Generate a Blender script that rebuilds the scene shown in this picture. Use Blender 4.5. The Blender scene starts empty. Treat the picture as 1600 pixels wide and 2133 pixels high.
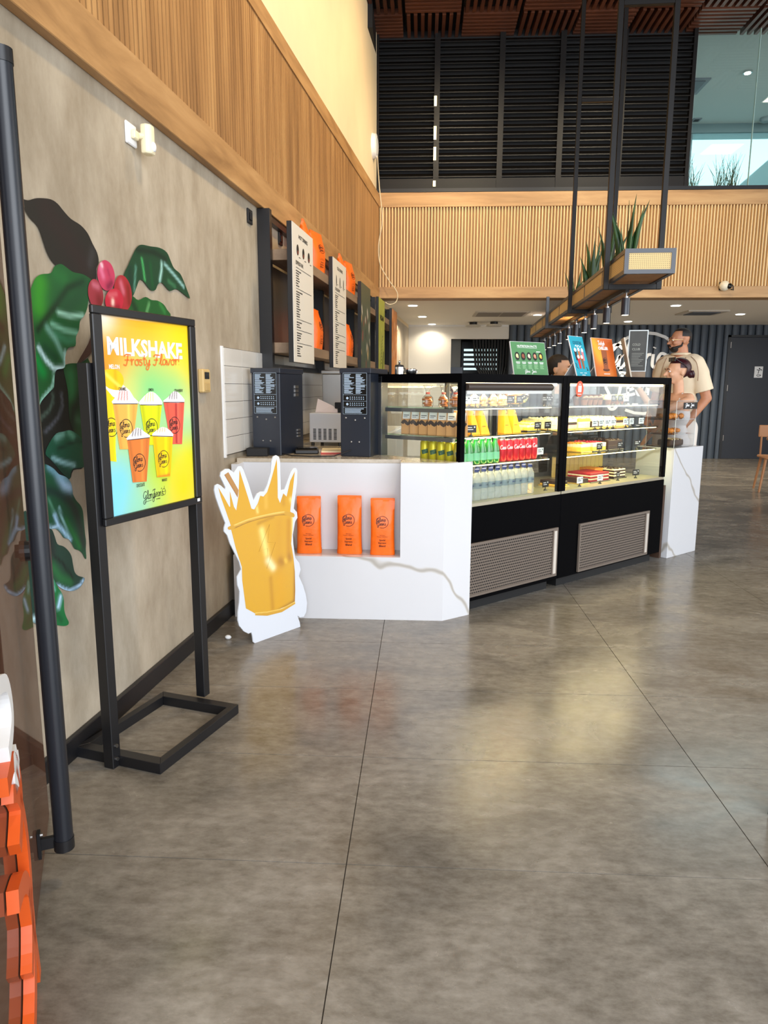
import bpy, bmesh, math, random
from mathutils import Vector, Matrix, geometry
random.seed(7)
sc = bpy.context.scene
COL = sc.collection
R = math.radians

def S(c):
    c = c / 255.0
    return c / 12.92 if c <= 0.04045 else ((c + 0.055) / 1.055) ** 2.4
def C(r, g, b): return (S(r), S(g), S(b), 1.0)

# ---------------------------------------------------------------- camera
cam_d = bpy.data.cameras.new('camera'); cam = bpy.data.objects.new('camera', cam_d); COL.objects.link(cam)
cam_d.sensor_fit = 'HORIZONTAL'; cam_d.sensor_width = 36.0; cam_d.lens = 1484.98 / 1600 * 36
cam_d.clip_start = 0.02; cam_d.clip_end = 200
_pi, _ro, _ya = 0.1730157, 0.0039626, -0.0502009
_F = Vector((math.sin(_ya) * math.cos(_pi), math.cos(_ya) * math.cos(_pi), -math.sin(_pi)))
_R = Vector((math.cos(_ya), -math.sin(_ya), 0)); _U = _R.cross(_F)
_R2 = math.cos(_ro) * _R + math.sin(_ro) * _U; _U2 = -math.sin(_ro) * _R + math.cos(_ro) * _U
_m = Matrix((_R2, _U2, -_F)).transposed().to_4x4(); _m.translation = Vector((0, 0, 1.340335))
cam.matrix_world = _m
sc.camera = cam

# ---------------------------------------------------------------- world, light, exposure
sc.view_settings.view_transform = 'Standard'; sc.view_settings.look = 'None'
sc.view_settings.gamma = 1.0; sc.view_settings.use_curve_mapping = False
sc.view_settings.exposure = 0.25
w = bpy.data.worlds.new('sky'); sc.world = w; w.use_nodes = True
bg = w.node_tree.nodes['Background']; bg.inputs[0].default_value = (0.78, 0.88, 1.0, 1); bg.inputs[1].default_value = 1.8

def aim(o, target):
    o.rotation_euler = (Vector(target) - o.location).to_track_quat('-Z', 'Y').to_euler()
def area(name, loc, target, sx, sy, power, col=(1, 1, 1), spread=180):
    l = bpy.data.lights.new(name, 'AREA'); l.shape = 'RECTANGLE'; l.size = sx; l.size_y = sy; l.energy = power; l.color = col
    l.spread = R(spread)
    o = bpy.data.objects.new(name, l); o.location = loc; COL.objects.link(o); aim(o, target); return o
def spot(name, loc, target, power, col=(1, .85, .62), angle=70, blend=.6, rad=.04):
    l = bpy.data.lights.new(name, 'SPOT'); l.energy = power; l.color = col; l.spot_size = R(angle); l.spot_blend = blend; l.shadow_soft_size = rad
    o = bpy.data.objects.new(name, l); o.location = loc; COL.objects.link(o); aim(o, target); return o
area('entrance_daylight', (1.8, -1.6, 2.6), (1.2, 6.0, 0.9), 7.5, 4.6, 360, (0.95, 0.97, 1.0))
area('side_window_daylight', (8.2, 4.5, 2.6), (0.0, 5.5, 1.2), 5.0, 3.5, 130, (1.0, 0.97, 0.92))
area('upstairs_light', (5.5, 12.2, 5.9), (5.5, 12.4, 4.0), 3.0, 2.5, 80, (0.92, 1.0, 1.0))
for i, (x, y) in enumerate(((0.9, 2.6), (0.9, 5.2), (1.4, 7.8))):
    spot('hall_warm_lamp.%03d' % i, (x, y, 5.5), (-1.0, y + .5, 3.3), 235, (1.0, .72, .36), 120, .9, .15)
for i, (x, y) in enumerate(((2.6, 7.6), (0.6, 7.4))):
    spot('fascia_lamp.%03d' % i, (x, y, 5.4), (x, 9.95, 3.1), 190, (1.0, .84, .58), 95, .9, .12)

# ---------------------------------------------------------------- materials
MATS = {}
def newmat(name):
    m = bpy.data.materials.new(name); m.use_nodes = True; MATS[name] = m
    return m, m.node_tree, m.node_tree.nodes['Principled BSDF']
def mat(name, col, rough=.5, metal=0, spec=.5, emit=None, es=0, noise=0, nscale=8, coat=0, bump=0, bscale=60, stretch=(1, 1, 1)):
    if name in MATS: return MATS[name]
    m, nt, b = newmat(name)
    b.inputs['Base Color'].default_value = col; b.inputs['Roughness'].default_value = rough
    b.inputs['Metallic'].default_value = metal; b.inputs['Specular IOR Level'].default_value = spec
    if coat: b.inputs['Coat Weight'].default_value = coat; b.inputs['Coat Roughness'].default_value = .08
    if emit: b.inputs['Emission Color'].default_value = emit; b.inputs['Emission Strength'].default_value = es
    if noise or bump:
        tc = nt.nodes.new('ShaderNodeTexCoord'); mp = nt.nodes.new('ShaderNodeMapping'); mp.inputs['Scale'].default_value = stretch
        nt.links.new(tc.outputs['Object'], mp.inputs[0])
    if noise:
        n = nt.nodes.new('ShaderNodeTexNoise'); n.inputs['Scale'].default_value = nscale; n.inputs['Detail'].default_value = 5
        nt.links.new(mp.outputs[0], n.inputs['Vector'])
        r = nt.nodes.new('ShaderNodeValToRGB'); nt.links.new(n.outputs[0], r.inputs[0])
        r.color_ramp.elements[0].position = .3; r.color_ramp.elements[1].position = .7
        r.color_ramp.elements[0].color = tuple(c * (1 - noise) for c in col[:3]) + (1,)
        r.color_ramp.elements[1].color = tuple(min(1, c * (1 + noise)) for c in col[:3]) + (1,)
        nt.links.new(r.outputs[0], b.inputs['Base Color'])
    if bump:
        n = nt.nodes.new('ShaderNodeTexNoise'); n.inputs['Scale'].default_value = bscale; n.inputs['Detail'].default_value = 3
        nt.links.new(mp.outputs[0], n.inputs['Vector'])
        bp = nt.nodes.new('ShaderNodeBump'); bp.inputs['Strength'].default_value = bump; bp.inputs['Distance'].default_value = .01
        nt.links.new(n.outputs[0], bp.inputs['Height']); nt.links.new(bp.outputs[0], b.inputs['Normal'])
    return m
def ramp_mat(name, stops, scale, detail=6, rough=.5, stretch=(1, 1, 1), distort=0, spec=.5, coord='Object', rough2=None, bump=0, scale2=None, stops2=None, fac2=.5):
    m, nt, b = newmat(name); L = nt.links
    tc = nt.nodes.new('ShaderNodeTexCoord'); mp = nt.nodes.new('ShaderNodeMapping'); mp.inputs['Scale'].default_value = stretch
    if coord == 'World':
        g = nt.nodes.new('ShaderNodeNewGeometry'); L.new(g.outputs['Position'], mp.inputs[0])
    else: L.new(tc.outputs[coord], mp.inputs[0])
    n = nt.nodes.new('ShaderNodeTexNoise'); n.inputs['Scale'].default_value = scale; n.inputs['Detail'].default_value = detail; n.inputs['Roughness'].default_value = .6
    n.inputs['Distortion'].default_value = distort; L.new(mp.outputs[0], n.inputs['Vector'])
    r = nt.nodes.new('ShaderNodeValToRGB'); L.new(n.outputs[0], r.inputs[0])
    el = r.color_ramp.elements
    el[0].position, el[0].color = stops[0]; el[1].position, el[1].color = stops[-1]
    for p, c in stops[1:-1]:
        e = el.new(p); e.color = c
    out = r.outputs[0]
    if scale2:
        n2 = nt.nodes.new('ShaderNodeTexNoise'); n2.inputs['Scale'].default_value = scale2; n2.inputs['Detail'].default_value = 8; n2.inputs['Roughness'].default_value = .7
        L.new(mp.outputs[0], n2.inputs['Vector'])
        r2 = nt.nodes.new('ShaderNodeValToRGB'); L.new(n2.outputs[0], r2.inputs[0]); e2 = r2.color_ramp.elements
        e2[0].position, e2[0].color = stops2[0]; e2[1].position, e2[1].color = stops2[1]
        mx = nt.nodes.new('ShaderNodeMixRGB'); mx.blend_type = 'MULTIPLY'; mx.inputs[0].default_value = fac2
        L.new(out, mx.inputs[1]); L.new(r2.outputs[0], mx.inputs[2]); out = mx.outputs[0]
    L.new(out, b.inputs['Base Color']); b.inputs['Roughness'].default_value = rough; b.inputs['Specular IOR Level'].default_value = spec
    if rough2 is not None:
        mr = nt.nodes.new('ShaderNodeMapRange'); L.new(n.outputs[0], mr.inputs[0]); mr.inputs[1].default_value = .3; mr.inputs[2].default_value = .7
        mr.inputs[3].default_value = rough; mr.inputs[4].default_value = rough2; L.new(mr.outputs[0], b.inputs['Roughness'])
    if bump:
        bp = nt.nodes.new('ShaderNodeBump'); bp.inputs['Strength'].default_value = bump; bp.inputs['Distance'].default_value = .01
        L.new(n.outputs[0], bp.inputs['Height']); L.new(bp.outputs[0], b.inputs['Normal'])
    return m
def glassmat(name, tint=(1, 1, 1, 1), refl=1.0, rough=.0):
    m = bpy.data.materials.new(name); m.use_nodes = True; nt = m.node_tree; nt.nodes.clear(); MATS[name] = m
    o = nt.nodes.new('ShaderNodeOutputMaterial'); t = nt.nodes.new('ShaderNodeBsdfTransparent'); t.inputs[0].default_value = tint
    g = nt.nodes.new('ShaderNodeBsdfGlossy'); g.inputs['Roughness'].default_value = rough
    fa_ = nt.nodes.new('ShaderNodeLayerWeight'); fa_.inputs[0].default_value = .5
    pw = nt.nodes.new('ShaderNodeMath'); pw.operation = 'POWER'; pw.inputs[1].default_value = 5; nt.links.new(fa_.outputs['Facing'], pw.inputs[0])
    lw = nt.nodes.new('ShaderNodeMath'); lw.operation = 'MULTIPLY_ADD'; lw.inputs[1].default_value = .95; lw.inputs[2].default_value = .04; nt.links.new(pw.outputs[0], lw.inputs[0])
    mu = nt.nodes.new('ShaderNodeMath'); mu.operation = 'MULTIPLY'; mu.inputs[1].default_value = refl; mu.use_clamp = True
    mx = nt.nodes.new('ShaderNodeMixShader'); nt.links.new(lw.outputs[0], mu.inputs[0]); nt.links.new(mu.outputs[0], mx.inputs[0])
    nt.links.new(t.outputs[0], mx.inputs[1]); nt.links.new(g.outputs[0], mx.inputs[2]); nt.links.new(mx.outputs[0], o.inputs[0]); return m
def vcolmat(name, rough=.6, spec=.3, coat=0, metal=0):
    if name in MATS: return MATS[name]
    m, nt, b = newmat(name); a = nt.nodes.new('ShaderNodeVertexColor'); a.layer_name = 'Col'
    nt.links.new(a.outputs[0], b.inputs['Base Color']); b.inputs['Roughness'].default_value = rough; b.inputs['Specular IOR Level'].default_value = spec
    b.inputs['Metallic'].default_value = metal
    if coat: b.inputs['Coat Weight'].default_value = coat
    return m
def emitmat(name, col, s):
    return mat(name, col, emit=col, es=s)

black = mat('black_paint', C(22, 22, 25), .38); black_matte = mat('matte_black', C(14, 14, 16), .6); black_gloss = mat('gloss_black', C(8, 9, 12), .22)
white = mat('white_plastic', C(235, 235, 235), .4); steel = mat('brushed_steel', C(175, 172, 168), .32, 1.0)
chrome = mat('chrome', C(220, 220, 220), .12, 1.0)
ink = mat('black_ink', C(26, 24, 24), .6); white_ink = mat('white_ink', C(245, 245, 245), .6)
concrete = ramp_mat('raw_concrete', [(.25, C(150, 138, 119)), (.5, C(180, 168, 149)), (.75, C(200, 190, 172))], 1.3, 9, .55, (1, 1, .45), .6, coord='World', scale2=7, stops2=[(.3, C(205, 198, 188)), (.65, C(255, 255, 255))], fac2=.8)
cream = mat('cream_plaster', C(226, 207, 172), .8, noise=.03, nscale=3)
wallwhite = mat('white_wall_paint', C(226, 222, 214), .8)
ceilwhite = mat('grey_white_ceiling', C(240, 235, 226), .8)
WOODS = [(.28, C(150, 112, 70)), (.5, C(184, 143, 95)), (.72, C(205, 166, 116))]
wood_v = ramp_mat('oak_laminate_vertical', [(.28, C(126, 88, 50)), (.5, C(164, 120, 72)), (.72, C(192, 148, 94))], 9, 6, .5, (1, 1, .07), .4, coord='World')
wood_h = ramp_mat('oak_laminate_horizontal', [(.28, C(136, 98, 58)), (.5, C(172, 130, 82)), (.72, C(194, 152, 102))], 9, 6, .5, (1, .12, 1), .4, coord='World')
wood_x = ramp_mat('oak_laminate_beam', WOODS, 9, 6, .5, (.09, 1, 1), .4, coord='World')
wood_light = ramp_mat('light_oak_slat', [(.3, C(222, 184, 126)), (.7, C(244, 212, 158))], 9, 5, .5, (1, 1, .07), coord='World')
wood_back = ramp_mat('oak_backing', [(.3, C(158, 122, 82)), (.7, C(184, 146, 102))], 10, 6, .6, (1, 1, .07), coord='World')
wood_groove = mat('dark_oak_groove', C(88, 62, 38), .7)
wood_shelf = ramp_mat('shelf_oak', [(.3, C(122, 98, 76)), (.7, C(156, 130, 104))], 10, 6, .55, (1, .1, 1), coord='World')
wood_dark = ramp_mat('walnut_slat', [(.3, C(66, 38, 27)), (.7, C(106, 62, 42))], 8, 5, .35, (.15, .15, 1), coord='World')
tile_floor = ramp_mat('grey_porcelain_tile', [(.25, C(104, 98, 90)), (.5, C(130, 123, 113)), (.75, C(152, 145, 135))], 1.7, 10, .16, (1, 1.8, 1), 1.0, coord='World', rough2=.33, scale2=16, stops2=[(.35, C(190, 186, 180)), (.65, C(255, 255, 255))], fac2=.8)
grout = mat('grout', C(66, 60, 54), .8)
tile_white = mat('glazed_white_tile', C(214, 210, 203), .12, coat=.3)
marble = None
def make_marble():
    m, nt, b = newmat('white_veined_marble'); L = nt.links
    g = nt.nodes.new('ShaderNodeNewGeometry'); mp = nt.nodes.new('ShaderNodeMapping'); mp.inputs['Rotation'].default_value = (.5, .6, .2)
    L.new(g.outputs['Position'], mp.inputs[0])
    wv = nt.nodes.new('ShaderNodeTexWave'); wv.bands_direction = 'DIAGONAL'; wv.inputs['Scale'].default_value = .85; wv.inputs['Distortion'].default_value = 4.5
    wv.inputs['Detail'].default_value = 4; wv.inputs['Detail Scale'].default_value = .9; wv.inputs['Detail Roughness'].default_value = .62; L.new(mp.outputs[0], wv.inputs['Vector'])
    r = nt.nodes.new('ShaderNodeValToRGB'); L.new(wv.outputs['Fac'], r.inputs[0]); e = r.color_ramp.elements
    e[0].position = 0; e[0].color = C(172, 166, 158); e[1].position = .009; e[1].color = C(210, 210, 213)
    x = e.new(.003); x.color = C(194, 190, 185)
    L.new(r.outputs[0], b.inputs['Base Color']); b.inputs['Roughness'].default_value = .16
    return m
marble = make_marble()
stone_top = ramp_mat('beige_worktop', [(.3, C(178, 166, 148)), (.7, C(196, 184, 166))], 40, 3, .1, coord='World')
glass = glassmat('clear_glass', (.97, .985, .975, 1), 1.0); glass_green = glassmat('green_edge_glass', (.80, .93, .86, 1), 1.3)
acrylic = glassmat('clear_acrylic', (.96, .97, .98, 1), 1.1); bag_film = glassmat('cellophane', (.97, .97, .95, 1), 2.2, .06)
upglass = glassmat('upstairs_glass', (.93, .975, .97, 1), .7)
navy = mat('navy_painted_board', C(66, 76, 88), .45, noise=.12, nscale=3); navy_door = mat('navy_door', C(34, 38, 48), .4)
orange = mat('orange_foil', C(243, 106, 12), .42, bump=.25, bscale=22, noise=.08, nscale=14)

# ---------------------------------------------------------------- mesh helpers
class MB:
    def __init__(s): s.v = []; s.f = []; s.mi = []; s.cur = 0
    def add(s, vs, fs):
        o = len(s.v); s.v += [tuple(p) for p in vs]; s.f += [tuple(i + o for i in f) for f in fs]; s.mi += [s.cur] * len(fs); return s
    def box(s, x0, x1, y0, y1, z0, z1):
        return s.add([(x0, y0, z0), (x1, y0, z0), (x1, y1, z0), (x0, y1, z0), (x0, y0, z1), (x1, y0, z1), (x1, y1, z1), (x0, y1, z1)],
                     [(0, 3, 2, 1), (4, 5, 6, 7), (0, 1, 5, 4), (1, 2, 6, 5), (2, 3, 7, 6), (3, 0, 4, 7)])
    def prism(s, poly, a0, a1, axis='z'):
        n = len(poly)
        def P(p, a): return (p[0], p[1], a) if axis == 'z' else ((p[0], a, p[1]) if axis == 'y' else (a, p[0], p[1]))
        vs = [P(p, a0) for p in poly] + [P(p, a1) for p in poly]
        return s.add(vs, [tuple(range(n))[::-1], tuple(range(n, 2 * n))] + [(i, (i + 1) % n, n + (i + 1) % n, n + i) for i in range(n)])
    def lathe(s, prof, c=(0, 0, 0), n=12, sx=1, sy=1):
        vs = []; m = len(prof)
        for r, z in prof:
            for k in range(n):
                t = 2 * math.pi * k / n; vs.append((c[0] + r * sx * math.cos(t), c[1] + r * sy * math.sin(t), c[2] + z))
        fs = [(i * n + k, i * n + (k + 1) % n, (i + 1) * n + (k + 1) % n, (i + 1) * n + k) for i in range(m - 1) for k in range(n)]
        fs += [tuple(range(n))[::-1], tuple((m - 1) * n + k for k in range(n))]
        return s.add(vs, fs)
    def cyl(s, p0, p1, r0, r1=None, n=10):
        r1 = r0 if r1 is None else r1; p0 = Vector(p0); p1 = Vector(p1); d = (p1 - p0).normalized()
        a = d.orthogonal().normalized(); b = d.cross(a)
        vs = [p + (a * math.cos(2 * math.pi * k / n) + b * math.sin(2 * math.pi * k / n)) * r for p, r in ((p0, r0), (p1, r1)) for k in range(n)]
        return s.add(vs, [(k, (k + 1) % n, n + (k + 1) % n, n + k) for k in range(n)] + [tuple(range(n))[::-1], tuple(range(n, 2 * n))])
    def tube(s, pts, r, n=6):
        pts = [Vector(p) for p in pts]; vs = []; rr = r if isinstance(r, (list, tuple)) else [r] * len(pts)
        up = None
        for i, p in enumerate(pts):
            t = (pts[min(i + 1, len(pts) - 1)] - pts[max(i - 1, 0)]).normalized()
            if up is None: up = t.orthogonal().normalized()
            up = (up - t * up.dot(t)).normalized(); b = t.cross(up)
            vs += [p + (up * math.cos(2 * math.pi * k / n) + b * math.sin(2 * math.pi * k / n)) * rr[i] for k in range(n)]
        m = len(pts)
        return s.add(vs, [(i * n + k, i * n + (k + 1) % n, (i + 1) * n + (k + 1) % n, (i + 1) * n + k) for i in range(m - 1) for k in range(n)] + [tuple(range(n))[::-1], tuple((m - 1) * n + k for k in range(n))])
    def ball(s, c, rx, ry=None, rz=None, n=10, m=7):
        ry = rx if ry is None else ry; rz = rx if rz is None else rz
        vs = []; fs = []
        for i in range(1, m):
            ph = math.pi * i / m
            for k in range(n):
                t = 2 * math.pi * k / n; vs.append((c[0] + rx * math.sin(ph) * math.cos(t), c[1] + ry * math.sin(ph) * math.sin(t), c[2] + rz * math.cos(ph)))
        vs += [(c[0], c[1], c[2] + rz), (c[0], c[1], c[2] - rz)]; T = len(vs) - 2
        for i in range(m - 2):
            for k in range(n): fs.append((i * n + k, (i + 1) * n + k, (i + 1) * n + (k + 1) % n, i * n + (k + 1) % n))
        for k in range(n): fs.append((T, k, (k + 1) % n)); fs.append((T + 1, (m - 2) * n + (k + 1) % n, (m - 2) * n + k))
        return s.add(vs, fs)
    def build(s, name, mats, parent=None, smooth=None, bevel=0, M=None, seg=1):
        me = bpy.data.meshes.new(name); me.from_pydata(s.v, [], s.f)
        for mm in (mats if isinstance(mats, (list, tuple)) else [mats]): me.materials.append(mm)
        if any(s.mi): me.polygons.foreach_set('material_index', s.mi)
        bm = bmesh.new(); bm.from_mesh(me); bmesh.ops.recalc_face_normals(bm, faces=bm.faces); bm.to_mesh(me); bm.free()
        if smooth is not None:
            me.shade_smooth(); me.set_sharp_from_angle(angle=R(smooth))
        o = bpy.data.objects.new(name, me); COL.objects.link(o)
        if parent is not None: o.parent = parent
        if M is not None: o.matrix_basis = M
        if bevel:
            b = o.modifiers.new('bevel', 'BEVEL'); b.width = bevel; b.segments = seg; b.limit_method = 'ANGLE'; b.angle_limit = R(40)
        return o

def tag(o, label, cat, group=None, kind=None):
    o['label'] = label; o['category'] = cat
    if group: o['group'] = group
    if kind: o['kind'] = kind
    return o
def empty(name, M=None, label=None, cat=None, group=None):
    o = bpy.data.objects.new(name, None); o.empty_display_size = .05; COL.objects.link(o)
    if M is not None: o.matrix_basis = M
    if label: tag(o, label, cat, group)
    return o
def structure(o, label=None):
    o['kind'] = 'structure'
    if label: o['label'] = label; o['category'] = o.name.split('_')[0].split('.')[0]
    return o
def frame(x, y, z=0, ang=0): return Matrix.Translation((x, y, z)) @ Matrix.Rotation(ang, 4, 'Z')
def copy_tree(o, M, label=None, group=None):
    c = o.copy(); COL.objects.link(c); c.matrix_basis = M
    if label: c['label'] = label
    if group: c['group'] = group
    for ch in list(o.children):
        d = ch.copy(); COL.objects.link(d); d.parent = c
        for g in list(ch.children):
            e = g.copy(); COL.objects.link(e); e.parent = d
    return c

def catmull(pts, n=4, closed=False):
    P = [Vector(p) for p in pts]; m = len(P); out = []
    for i in range(m if closed else m - 1):
        p0, p1, p2, p3 = (P[(i - 1) % m], P[i], P[(i + 1) % m], P[(i + 2) % m]) if closed else (P[max(i - 1, 0)], P[i], P[i + 1], P[min(i + 2, m - 1)])
        for k in range(n):
            t = k / n; out.append(.5 * ((2 * p1) + (p2 - p0) * t + (2 * p0 - 5 * p1 + 4 * p2 - p3) * t * t + (3 * p1 - p0 - 3 * p2 + p3) * t ** 3))
    if not closed: out.append(P[-1])
    return out
FLAT = lambda x, z, y: (x, y, z)
_tc = {}
def text_geo(s, bold=0):
    k = (s, bold)
    if k not in _tc:
        cu = bpy.data.curves.new('t', 'FONT'); cu.body = s; cu.resolution_u = 2; cu.offset = bold
        ob = bpy.data.objects.new('t', cu); me = ob.to_mesh()
        vs = [(v.co.x, v.co.y) for v in me.vertices]; fs = [tuple(p.vertices) for p in me.polygons]; ob.to_mesh_clear()
        bpy.data.objects.remove(ob); bpy.data.curves.remove(cu); _tc[k] = (vs, fs)
    return _tc[k]
def put_text(mb, s, x0, x1, z0, z1, y=-.001, bold=.02, fn=FLAT, keep=True, slant=0, rise=0):
    vs, fs = text_geo(s, bold)
    if not vs: return
    ax = min(v[0] for v in vs); bx = max(v[0] for v in vs); ay = min(v[1] for v in vs); by = max(v[1] for v in vs)
    kx = (x1 - x0) / max(bx - ax, 1e-6); kz = (z1 - z0) / max(by - ay, 1e-6)
    if keep: kx = kz = min(kx, kz)
    ox = (x0 + x1) / 2 - kx * (ax + bx) / 2; oz = (z0 + z1) / 2 - kz * (ay + by) / 2
    out = []
    for v in vs:
        X = ox + kx * v[0] + slant * kz * (v[1] - ay); Z = oz + kz * v[1] + rise * (X - (x0 + x1) / 2)
        out.append(fn(X, Z, y))
    mb.add(out, fs)
def ribbon(mb, pts, wd, y=-.001, fn=FLAT, thick=0, n=4, closed=False):
    P = catmull([(p[0], p[1], 0) for p in pts], n, closed) if n > 1 else [Vector((p[0], p[1], 0)) for p in pts]
    L = []; m = len(P)
    for i, p in enumerate(P):
        if closed: t = P[(i + 1) % m] - P[i - 1]
        else: t = P[min(i + 1, m - 1)] - P[max(i - 1, 0)]
        if t.length < 1e-9: t = Vector((1, 0, 0))
        t.normalize(); nn = Vector((-t.y, t.x, 0)) * wd / 2; L.append((p + nn, p - nn))
    ys = [y] if not thick else [y, y + thick]
    vs = [fn(q[0], q[1], yy) for yy in ys for pr in L for q in pr]
    fs = []; e = m if closed else m - 1
    for i in range(e):
        j = (i + 1) % m; a, b, c, d = 2 * i, 2 * i + 1, 2 * j + 1, 2 * j
        fs.append((a, b, c, d))
        if thick:
            k = 2 * m; fs += [(a + k, d + k, c + k, b + k), (a, d, d + k, a + k), (b, b + k, c + k, c)]
    if thick and not closed:
        k = 2 * m; fs += [(0, k, k + 1, 1), (2 * m - 2, 2 * m - 1, 4 * m - 1, 4 * m - 2)]
    mb.add(vs, fs)
def disc(mb, cx, cz, r, y=-.001, fn=FLAT, n=16, rz=None):
    rz = r if rz is None else rz
    mb.add([fn(cx + r * math.cos(2 * math.pi * k / n), cz + rz * math.sin(2 * math.pi * k / n), y) for k in range(n)], [tuple(range(n))])
def rect(mb, x0, x1, z0, z1, y=-.001, fn=FLAT): mb.add([fn(x0, z0, y), fn(x1, z0, y), fn(x1, z1, y), fn(x0, z1, y)], [(0, 1, 2, 3)])

SCRIPT = {  # hand drawn monoline letters: advance, strokes
 'G': (.95, [[(.9, .85), (.6, 1.02), (.25, .82), (.08, .45), (.25, .18), (.6, .25), (.78, .6), (.72, .1), (.5, -.42), (.12, -.5), (.08, -.2), (.55, .03), (.95, .12)]]),
 'J': (.85, [[(.1, .85), (.5, 1.0), (.85, .95)], [(.6, .97), (.52, .3), (.38, -.42), (.08, -.5), (.03, -.2), (.5, .03), (.85, .1)]]),
 'F': (.7, [[(.1, .8), (.3, 1.0), (.8, .97)], [(.5, .98), (.4, .4), (.25, .0), (.0, .1)], [(.15, .5), (.6, .52)]]),
 'T': (.7, [[(.0, .8), (.2, 1.0), (.8, .97)], [(.5, .98), (.4, .4), (.3, .0), (.1, .05)]]),
 'l': (.38, [[(0, .1), (.28, .5), (.38, .98), (.25, 1.05), (.18, .5), (.24, .03), (.42, .12)]]),
 'o': (.5, [[(.35, .55), (.1, .42), (.12, .08), (.35, .03), (.47, .3), (.33, .55), (.58, .48)]]),
 'r': (.42, [[(0, .4), (.14, .58), (.16, .3), (.14, .0)], [(.14, .3), (.25, .52), (.42, .55)]]),
 'i': (.28, [[(.1, .55), (.08, .12), (.2, .02), (.32, .14)], [(.13, .78), (.15, .82)]]),
 'a': (.52, [[(.42, .5), (.18, .56), (.04, .3), (.15, .03), (.36, .15), (.46, .52), (.42, .12), (.56, .05)]]),
 'e': (.44, [[(.03, .22), (.38, .36), (.28, .58), (.07, .42), (.1, .06), (.42, .1)]]),
 'n': (.48, [[(.04, .52), (.08, .3), (.06, .0)], [(.06, .3), (.24, .56), (.38, .42), (.38, .08), (.5, .04)]]),
 "'": (.14, [[(.1, 1.0), (.06, .82)]]),
 's': (.4, [[(.34, .5), (.12, .52), (.12, .34), (.34, .2), (.2, .0), (.0, .06)]]),
 't': (.34, [[(.2, .95), (.15, .15), (.25, .02), (.36, .1)], [(.02, .6), (.34, .62)]]),
 'y': (.48, [[(.05, .55), (.1, .2), (.28, .12), (.42, .55)], [(.42, .55), (.36, .0), (.2, -.4), (.02, -.35), (.1, -.1), (.5, .1)]]),
 'v': (.44, [[(.0, .5), (.12, .1), (.22, .03), (.4, .55), (.5, .5)]]),
 'u': (.5, [[(.05, .55), (.08, .15), (.22, .02), (.38, .15), (.42, .55)], [(.42, .55), (.42, .1), (.54, .06)]]),
 'k': (.44, [[(.1, 1.0), (.08, .5), (.06, .0)], [(.36, .55), (.1, .3), (.4, .0)]]),
 'h': (.48, [[(.1, 1.0), (.08, .5), (.06, .0)], [(.07, .3), (.24, .56), (.38, .42), (.38, .05)]]),
 '!': (.2, [[(.16, 1.0), (.1, .3)], [(.08, .06), (.09, .02)]]), ' ': (.3, []),
}
def script_word(mb, s, x, z, h, wd, y=-.001, fn=FLAT, thick=0, rise=0, sx=.8, n=3):
    cx = x
    for ch in s:
        adv, st = SCRIPT[ch]
        for q in st: ribbon(mb, [(cx + p[0] * h * sx, z + p[1] * h + rise * (cx - x)) for p in q], wd, y, fn, thick, n)
        cx += adv * h * sx
    return cx
def script_len(s, h, sx=.8): return sum(SCRIPT[c][0] for c in s) * h * sx
def ring_logo(mb, cx, cz, r, wd, y=-.001, fn=FLAT, thick=0, ax=1.0, n=3):
    f = lambda X, Z, Y: fn(cx + (X - cx) * ax, Z, Y)
    a = [(cx + r * math.cos(t), cz + r * math.sin(t)) for t in [R(205) - R(330) * k / 24 + R(10) for k in range(25)]]
    ribbon(mb, a, wd, y, f, thick, 1)
    script_word(mb, 'Gloria', cx - r * 1.05, cz + r * .08, r * .62, wd, y, f, thick, .05, .85, n)
    script_word(mb, "Jean's", cx - r * .85, cz - r * .58, r * .6, wd, y, f, thick, .05, .85, n)
def _segd(px, pz, a, b):
    dx, dz = b[0] - a[0], b[1] - a[1]; L = dx * dx + dz * dz
    t = 0 if L == 0 else max(0, min(1, ((px - a[0]) * dx + (pz - a[1]) * dz) / L))
    return math.hypot(px - a[0] - t * dx, pz - a[1] - t * dz)
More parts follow.
